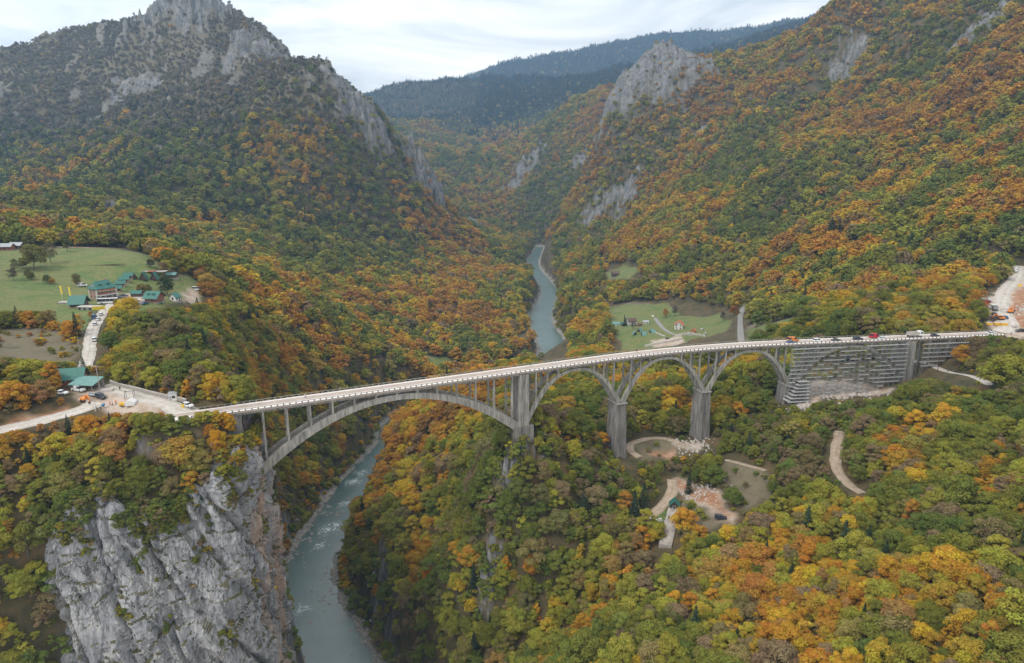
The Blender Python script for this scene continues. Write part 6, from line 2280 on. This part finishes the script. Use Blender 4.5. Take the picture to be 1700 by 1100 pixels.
# what the photo leaves open to view: the crowns in front of these places stay low
OPEN_PX = [
    [(100, 470), (330, 455), (340, 500), (250, 512), (205, 520), (186, 560), (164, 592), (140, 600), (140, 560), (150, 530), (120, 520), (95, 512)],
    [(-20, 408), (220, 412), (150, 500), (60, 515), (-20, 515)],
    [(-20, 545), (90, 548), (135, 580), (110, 600), (-20, 590)],
    [(118, 622), (175, 600), (190, 640), (320, 672), (318, 690), (215, 676), (165, 690), (100, 690), (0, 716), (-20, 722), (-20, 712), (90, 668)],
    [(1006, 505), (1130, 498), (1220, 515), (1245, 490), (1245, 566), (1060, 580), (1016, 582)],
    [(1006, 440), (1060, 436), (1062, 462), (1010, 464)],
    [(1622, 490), (1660, 470), (1685, 440), (1720, 436), (1720, 565), (1655, 553), (1632, 545)],
    [(1510, 598), (1590, 618), (1650, 640), (1648, 648), (1580, 634), (1540, 622), (1510, 632)],
    [(1325, 600), (1500, 600), (1500, 636), (1470, 658), (1380, 664), (1330, 668)],
    [(1042, 728), (1110, 722), (1172, 728), (1172, 752), (1120, 756), (1100, 764), (1042, 760)],
    [(1110, 790), (1140, 800), (1185, 814), (1224, 856), (1216, 872), (1160, 872), (1130, 860), (1120, 912), (1094, 912), (1096, 880), (1066, 862), (1070, 842), (1100, 830)],
    [(1186, 786), (1212, 768), (1262, 786), (1280, 826), (1236, 846), (1200, 824)],
    [(1384, 722), (1400, 722), (1402, 780), (1436, 822), (1420, 826), (1384, 785)],
    [(862, 560), (945, 560), (945, 604), (905, 604), (885, 575), (880, 440), (905, 400), (915, 400), (925, 500)],
    [(495, 1100), (480, 985), (510, 890), (560, 800), (640, 738), (655, 742), (600, 850), (550, 900), (560, 1000), (620, 1100)],
]

# ------------------------------------------------------------------ the woods
OPEN_LO = []
for _poly in OPEN_PX:
    _xs = np.linspace(min(p[0] for p in _poly), max(p[0] for p in _poly), 60)
    _P = np.array(_poly + _poly[:1], float)
    _lo = []
    for _x in _xs:
        ys = []
        for _a, _b in zip(_P[:-1], _P[1:]):
            if (_a[0] - _x) * (_b[0] - _x) <= 0 and _a[0] != _b[0]:
                ys.append(_a[1] + (_b[1] - _a[1]) * (_x - _a[0]) / (_b[0] - _a[0]))
        if ys:
            _lo.append((_x, max(ys), min(ys)))
    OPEN_LO.append((_poly, np.array(_lo)))

def plant(rs):
    cols = {k: [] for k in ('x', 'y', 'z', 'h', 'w', 'kind', 'pal', 'c', 'rz')}
    bands = [(95, 330, 3.9), (330, 560, 5.1), (560, 900, 7.4), (900, 1500, 8.2), (1500, 2600, 9.8), (2600, 4900, 12.0), (1300, 2400, 8.0), (95, 560, 4.2), (95, 470, 3.1), (4900, 6900, 17.0)]
    for bi, (r0, r1, s) in enumerate(bands):
        x, y = scatter(r0, r1, s, rs)
        z = grid_at(GZ, x, y)
        ok = shown(x, y, 13)
        if bi == 7:                            # steep ground carries more trees to the hectare of map
            ok &= rs.uniform(size=len(x)) < np.clip(np.sqrt(1 + grid_at(GSLOPE, x, y) ** 2) - 1.05, 0, 1.6) * 0.75
        if bi == 6:
            ok &= (x < -200) & (z > 90)
        x, y, z = x[ok], y[ok], z[ok]
        n = len(x)
        r = np.hypot(x, y)
        rock, grass, scrub, dirt = [grid_at(A, x, y) for A in (M_rock, M_grass, M_scrub, M_dirt)]
        slope = grid_at(GSLOPE, x, y)
        rv = grid_at(RIVD, x, y)
        rd = road_dist(x, y) if r0 < 1000 else np.full(n, 99.0)
        keep = (rv > 4.5) & ((grass < 0.3) | ((bi == 8) & (rs.uniform(size=n) < 0.02))) & (dirt < 0.3) & (rd > 1.6)
        for kx, ky, kr in KEEPOUT:
            keep &= (x - kx) ** 2 + (y - ky) ** 2 > kr * kr
        p = np.where(rock > 0.45, np.where(r < 700, 0.75, 0.14), np.where((scrub > 0.45) & (r < 1200), 0.34, 1.0))
        
        if bi == 8:                            # young growth under and between the trees
            p = p * 0.62
        keep &= rs.uniform(size=n) < p
        x, y, z, r, rock, slope, scrub, rd, rv = [a[keep] for a in (x, y, z, r, rock, slope, scrub, rd, rv)]
        n = len(x)
        hmed = [6.8, 8.8, 10.6, 11.3, 12.0, 15.5, 10.5, 8.0, 3.2, 19.0][bi]
        h = hmed * np.clip(rs.lognormal(0, 0.26, n), 0.55, 1.6) * (1 + 0.22 * fbm(x / 45, y / 45, 2, 71))
        # bare and steep ground carries low scrub; so do lane edges
        small = (rock > 0.35) | (bi == 8) | ((scrub > 0.4) & (r < 1200)) | ((slope > 2.2) & (r < 700) & (rs.uniform(size=n) < 0.28)) | (rv < 11)
        h = np.where(small, h * (rs.uniform(0.3, 0.55, n) if bi != 8 else rs.uniform(0.55, 1.1, n)), h)
        h = np.where(rd < 5, h * 0.72, h)
        # nothing pokes through the bridge or hides its feet
        bd, bs, bp = poly_dist(x, y, BR_LINE)
        under = (bd < 6.2)
        h = np.where(under, np.minimum(h, np.maximum(0, -7 - z) * 0.55), h)
        # in front of the left bridge end and its yard the crowns stay below the roadway
        head = (x < -60) & (y < 240) & (x > -190)
        yd = (y - (216 + (x + 107) * 0.12))
        head &= yd < 7
        h = np.where(head & (yd > -22), np.minimum(h, np.clip(1.4 - z - yd * 0.22, 1.7, 99)), h)
        h = h * np.where((x < -200) & (y > 1300), 1 - 0.42 * smooth(120, 320, z), 1)
        foot1 = (bd < 40) & (bs > 0) & (np.abs(x - 8) < 22)
        h = np.where(foot1, np.clip(-27 - bd * 0.25 - z, 1.6, h), h)
        infront = (bd < 46) & (bs > 0) & (x > 20) & (x < 215)
        h = np.where(infront, h * np.clip(0.45 + bd / 80, 0, 1), h)
        # crowns that would stand in front of an open place
        h_free = h.copy()
        wc = h * 0.5
        for _ in range(2):
            bx, by = to_px(x, y, z)
            tx, ty = to_px(x, y, z + h * 1.02)
            sc = FPX / np.maximum(y, 50)
            for poly, lo in OPEN_LO:
                hw = wc * sc * 0.75
                a, b = tx - hw, tx + hw
                h[:] = np.where((h > 2.6) & in_poly(bx, by, poly), 0.0, h)
                m = (b > lo[0, 0]) & (a < lo[-1, 0])
                if not m.any():
                    continue
                lim = np.max([np.interp(tx[m] + hw[m] * k, lo[:, 0], lo[:, 1], left=-99, right=-99) for k in (-1, -0.5, 0, 0.5, 1)], 0)
                top = np.max([np.interp(tx[m] + hw[m] * k, lo[:, 0], lo[:, 2], left=9999, right=9999) for k in (-1, -0.5, 0, 0.5, 1)], 0)
                bad = (ty[m] < lim) & (by[m] > lim - 4)
                fac = np.where(bad, np.clip((by[m] - lim) / np.maximum(by[m] - ty[m], 0.1), 0, 1), 1)
                hm = h[m] * fac
                h[m] = hm
                ty[m] = np.where(bad, lim, ty[m])
            wc = h * 0.5
        low = h < h_free * 0.8
        kp = (h > 1.1) & ~(under & (z > -18))
        for (fx, fy, fr) in FOOT:
            kp &= (x - fx) ** 2 + (y - fy) ** 2 > fr * fr
        x, y, z, h, r, small, slope, rock, low = [a[kp] for a in (x, y, z, h, r, small, slope, rock, low)]
        n = len(x)
        pal, c = leaf_colours(x, y, z, rs)
        # conifers: scattered below, in stands on the spur, everywhere on the far dark hill
        darkhill = smooth(3300, 3800, y + 260 * fbm(x / 400, y / 400, 3, 311)) * smooth(170, 330, z + 60 * fbm(x / 200, y / 200, 2, 312))
        spur = smooth(-120, -260, x) * smooth(950, 1150, y) * smooth(1850, 1600, y) * (0.16 + 0.24 * smooth(0.1, 0.7, fbm(x / 110, y / 110, 3, 313)))
        pc = 0.018 + 0.06 * smooth(0.3, 0.9, fbm(x / 70, y / 70, 2, 314)) + spur + darkhill * 0.92
        con = rs.uniform(size=n) < pc
        con &= ~small & ~low
        K = np.zeros(n, int)
        q = rs.integers(0, 1000, n)
        if bi <= 1 or bi in (7, 8):
            K = np.array(P_NEAR)[q % len(P_NEAR)]
        elif bi <= 3 or bi == 6:
            K = np.array(P_MID)[q % len(P_MID)]
        else:
            K = np.array(P_FAR)[q % len(P_FAR)]
        K = np.where(small, np.array(P_BUSH)[q % len(P_BUSH)], K)
        pine = con & (spur > 0.12) & (rs.uniform(size=n) < 0.75)
        K = np.where(con, np.array(P_SPR if bi <= 2 or bi in (7, 8) else P_SPRF)[q % (3 if bi <= 2 or bi in (7, 8) else 2)], K)
        K = np.where(pine, np.array(P_PINE)[q % 2], K)
        c = np.where(con[:, None], np.where(pine[:, None], PINE_C, SPRUCE_C) * rs.uniform(0.75, 1.3, n)[:, None], c)
        w = h * rs.uniform(0.86, 1.2, n) * (1.22 if bi >= 2 else 1.16)
        h = np.where(con, h * rs.uniform(1.0, 1.5, n) * (1 + 0.25 * smooth(2400, 2800, y)), h)
        w = np.where(con, h * (1 + 0.9 * smooth(2400, 2800, y)), w)
        w = np.where(small, h * rs.uniform(1.0, 1.6, n), w)
        for k, a in zip(('x', 'y', 'z', 'h', 'w', 'kind', 'pal', 'c', 'rz'), (x, y, z, h, w, K, np.where(con, 8 + pine, np.where(small, 7, pal)), c, rs.uniform(0, 6.28, n))):
            cols[k].append(a)
    return {k: np.concatenate(v) for k, v in cols.items()}

T = plant(np.random.default_rng(11))

# hand-set trees: lone meadow trees, the golden trees by the bridge head, pines on the skyline
def add_tree(px, py, h, w, palcol, protos_, pal, Y=None):
    p = hit(px, py) if Y is None else at(px, py, Y=Y)
    for k, v in zip(('x', 'y', 'z', 'h', 'w', 'kind', 'pal', 'rz'), (p[0], p[1], gz(p[0], p[1]), h, w, protos_[len(T['x']) % len(protos_)], pal, rng.uniform(0, 6.28))):
        T[k] = np.append(T[k], v)
    T['c'] = np.vstack([T['c'], np.asarray(palcol)])
for px, py, h, w, c, pr, pal in SOLO:
    add_tree(px, py, h, w, c, {'N': P_NEAR[:7], 'S': [P_NEAR[7], P_NEAR[9]], 'C': P_SPR}[pr], pal)


# bushes rooted in the ledges of the cliff and along its crest
_r = np.random.default_rng(5)
_m, _n = CLX.shape
_nx = np.gradient(CLZ, axis=0)
_cand = []
for _ in range(9000):
    i, j = int(_r.integers(4, _m - 8)), int(_r.integers(3, _n - 3))
    d = max(0.0, float(CLZ[14, j] - CLZ[i, j]))
    grow = fbm(np.array([j / 26.0]), np.array([CLZ[i, j] / 11.0]), 3, 501)[0] + 0.75 * math.exp(-d / 7.0) - 0.0042 * d
    if grow > 0.42:
        _cand.append((CLX[i, j], CLY[i, j], CLZ[i, j], d, grow))
_r.shuffle(_cand)
_cand = _cand[:520]
_k = len(_cand)
_c = np.array(_cand)
_h = _r.uniform(0.9, 2.3, _k) * (1 + 0.7 * np.exp(-_c[:, 3] / 6))
_pal, _col = leaf_colours(_c[:, 0], _c[:, 1], _c[:, 2], _r)
_col = _col * 0.8
for k, v in (('x', _c[:, 0]), ('y', _c[:, 1]), ('z', _c[:, 2] - 0.3), ('h', _h), ('w', _h * _r.uniform(0.9, 1.5, _k)), ('kind', np.array(P_BUSH)[_r.integers(0, 3, _k)]), ('pal', np.full(_k, 7)), ('rz', _r.uniform(0, 6.28, _k))):
    T[k] = np.concatenate([T[k], v])
T['c'] = np.vstack([T['c'], _col])

# the ones that show largest are trees of their own, the rest are the forest
NB, NS = 300, 110
tr = np.sqrt(T['x'] ** 2 + T['y'] ** 2 + (T['z'] - CAMZ) ** 2)
tpx, tpy = to_px(T['x'], T['y'], T['z'] + T['h'] * 0.6)
inframe = (tpx > 12) & (tpx < 1688) & (tpy > 8) & (tpy < 1085) & shown(T['x'], T['y'], T['h'] * 0.75, -1.0)
size = np.where(inframe, T['h'] * T['w'] / tr ** 2, -1)
isb, iss = (T['pal'] < 7), (T['pal'] >= 8)
near_set = np.isin(T['kind'], P_NEAR)
sel_b = np.argsort(-np.where(isb & near_set, size, -1))[:NB]
sel_s = np.argsort(-np.where(iss & (tr < 950), size, -1))[:NS]
sel_s = sel_s[size[sel_s] > 0]
sel_b = sel_b[size[sel_b] > 0]

def zone_of(i):
    x, y, px, py = T['x'][i], T['y'][i], tpx[i], tpy[i]
    if x < -60 and y < 236:
        if px < 110: return 'on the steep bank beside the cliff'
        return 'on the cliff top under the bridge head' if px > 300 else 'on the bluff below the gravel road'
    if x < -60 and y < 420:
        if px < 150: return 'on the bank by the gravel road'
        return 'on the plateau behind the bridge head' if py > 590 else 'beside the village road'
    if x < -60:
        return 'on the wooded bank below the plateau rim' if y < 640 else ('on the wooded bank opposite the hamlet' if px > 560 else 'on the wooded slope behind the village lawn')
    if y > 300:
        return 'in the wood behind the small arches' if px < 1330 else 'on the hillside above the scaffold'
    if px < 840: return 'on the river slope under the main arch'
    if px < 1010: return 'on the rocky spur under the tall pier' if py < 880 else 'on the lower end of the rocky spur'
    if py > 985: return 'along the foot of the near slope' if px < 1350 else 'on the nearest ground of the near slope'
    if px < 1180: return 'around the concrete slab' if py > 770 else 'between the piers of the small arches'
    if py < 790: return 'on the bank below the scaffold' if px < 1390 else 'beside the hillside path'
    return 'between the clearing and the forest track' if px < 1420 else 'on the open slope past the forest track'

ORD = ['first', 'second', 'third', 'fourth', 'fifth', 'sixth', 'seventh', 'eighth', 'ninth', 'tenth', 'eleventh', 'twelfth', 'thirteenth', 'fourteenth', 'fifteenth', 'sixteenth', 'seventeenth', 'eighteenth', 'nineteenth', 'twentieth', 'twenty-first', 'twenty-second', 'twenty-third', 'twenty-fourth', 'twenty-fifth', 'twenty-sixth', 'twenty-seventh', 'twenty-eighth', 'twenty-ninth', 'thirtieth']
def tree_labels(idx, conif=False):
    base = {}
    hq = np.quantile(T['h'][idx], [0.33, 0.67])
    for i in idx:
        sz = 'low' if T['h'][i] < hq[0] else ('tall' if T['h'][i] > hq[1] else 'middling')
        if conif:
            b = f"{sz} dark green {'pine' if T['pal'][i] == 9 else 'spruce'} {zone_of(i)}"
        else:
            k = near_kind[P_NEAR.index(int(T['kind'][i]))]
            form = {'round': 'broad', 'tall': 'slender', 'sparse': 'thin-leaved'}[k]
            b = f"{sz} {form} {PALNAME[int(T['pal'][i])]} tree {zone_of(i)}"
        base.setdefault(b, []).append(i)
    lab = {}
    for b, L in base.items():
        if len(L) == 1:
            lab[L[0]] = b
        else:
            L.sort(key=lambda i: tpx[i])
            for k, i in enumerate(L):
                lab[i] = f"{b}, {ORD[min(k, 29)]} from left"
    return lab
lab_b, lab_s = tree_labels(sel_b), tree_labels(sel_s, True)

for i in sel_b:
    k = P_NEAR.index(int(T['kind'][i]))
    t = thing('broadleaf_tree', lab_b[i], 'tree', (T['x'][i], T['y'][i], T['z'][i]), T['rz'][i], 'autumn trees on the near slopes')
    t.scale = (T['w'][i], T['w'][i], T['h'][i])
    link('trunk', TRUNK[k], t)
    cr = link('crown', CROWN[k], t)
    cr['tcol'] = [float(v) for v in T['c'][i]]
for i in sel_s:
    pine = T['pal'][i] == 9
    k = (P_PINE if pine else (P_SPR if int(T['kind'][i]) in P_SPR else P_SPRF)).index(int(T['kind'][i]))
    t = thing('pine_tree' if pine else 'spruce_tree', lab_s[i], 'tree', (T['x'][i], T['y'][i], T['z'][i]), T['rz'][i], 'conifers among the autumn trees')
    t.scale = (T['w'][i], T['w'][i], T['h'][i])
    link('trunk', SPR_TRUNK, t)
    cr = link('crown', (PINES if pine else (SPR_NEAR if int(T['kind'][i]) in P_SPR else SPR_FAR))[k], t)
    cr['tcol'] = [float(v) for v in T['c'][i]]

def mass_nodes(coll):
    g = bpy.data.node_groups.new('woodland', 'GeometryNodeTree')
    g.interface.new_socket('Geometry', in_out='INPUT', socket_type='NodeSocketGeometry')
    g.interface.new_socket('Geometry', in_out='OUTPUT', socket_type='NodeSocketGeometry')
    gi, go = g.nodes.new('NodeGroupInput'), g.nodes.new('NodeGroupOutput')
    ci = g.nodes.new('GeometryNodeCollectionInfo')
    ci.inputs['Collection'].default_value = coll
    ci.inputs['Separate Children'].default_value = True
    ip = g.nodes.new('GeometryNodeInstanceOnPoints')
    ip.inputs['Pick Instance'].default_value = True
    def attr(n, t):
        a = g.nodes.new('GeometryNodeInputNamedAttribute')
        a.data_type = t
        a.inputs['Name'].default_value = n
        return a.outputs['Attribute']
    L = g.links.new
    L(gi.outputs[0], ip.inputs['Points'])
    L(ci.outputs[0], ip.inputs['Instance'])
    L(attr('kidx', 'INT'), ip.inputs['Instance Index'])
    e2r = g.nodes.new('FunctionNodeEulerToRotation')
    L(attr('rot', 'FLOAT_VECTOR'), e2r.inputs[0])
    L(e2r.outputs[0], ip.inputs['Rotation'])
    L(attr('scl', 'FLOAT_VECTOR'), ip.inputs['Scale'])
    L(ip.outputs[0], go.inputs[0])
    return g
WOOD = mass_nodes(PROTO)

def mass(name, m, label, cat):
    n = int(m.sum())
    me = bpy.data.meshes.new(name)
    me.vertices.add(n)
    me.vertices.foreach_set('co', np.stack([T['x'][m], T['y'][m], T['z'][m]], 1).astype(np.float32).ravel())
    def put(nm, t, key, a):
        at_ = me.attributes.new(nm, t, 'POINT')
        at_.data.foreach_set(key, a)
    put('kidx', 'INT', 'value', T['kind'][m].astype(np.int32))
    put('scl', 'FLOAT_VECTOR', 'vector', np.stack([T['w'][m], T['w'][m], T['h'][m]], 1).astype(np.float32).ravel())
    tl = np.random.default_rng(3).normal(size=(n, 2)) * 0.06
    put('rot', 'FLOAT_VECTOR', 'vector', np.stack([tl[:, 0], tl[:, 1], T['rz'][m]], 1).astype(np.float32).ravel())
    put('tcol', 'FLOAT_COLOR', 'color', np.c_[T['c'][m], np.ones(n)].astype(np.float32).ravel())
    o = link(name, me)
    md = o.modifiers.new('woodland', 'NODES')
    md.node_group = WOOD
    return tag(o, label, cat, kind='stuff')

single = np.zeros(len(T['x']), bool)
single[sel_b] = True
single[sel_s] = True
mass('deciduous_forest', ~single & (T['pal'] < 7), 'autumn woods of olive, golden and rust crowns over the valley sides', 'forest')
mass('conifer_forest', ~single & (T['pal'] >= 8), 'dark conifers on the far hill and among the ridge rocks', 'forest')
mass('undergrowth', ~single & (T['pal'] == 7), 'low bushes on rock ledges, banks and clearings', 'shrubs')
print('trees', len(T['x']), 'single', len(sel_b), len(sel_s))

# ------------------------------------------------------------------ the air of the valley
def build_haze():
    m = bpy.data.materials.new('valley air')
    m.use_nodes = True
    nt = m.node_tree
    nt.nodes.clear()
    out = nd(nt, 'ShaderNodeOutputMaterial')
    v = nd(nt, 'ShaderNodeVolumePrincipled', Density=HAZE_D, Anisotropy=0.25)
    v.inputs['Color'].default_value = (0.44, 0.69, 1.0, 1)
    nt.links.new(v.outputs['Volume'], out.inputs['Volume'])
    z0, z1 = float(GZ.min()) - 1.5, float(GZ.max()) + 45
    o = MB().box(0, 3400, z0, 13000, 8200, z1 - z0).build('haze', m)
    return tag(o, kind='stuff')
HAZE_D = 0.000088
build_haze()
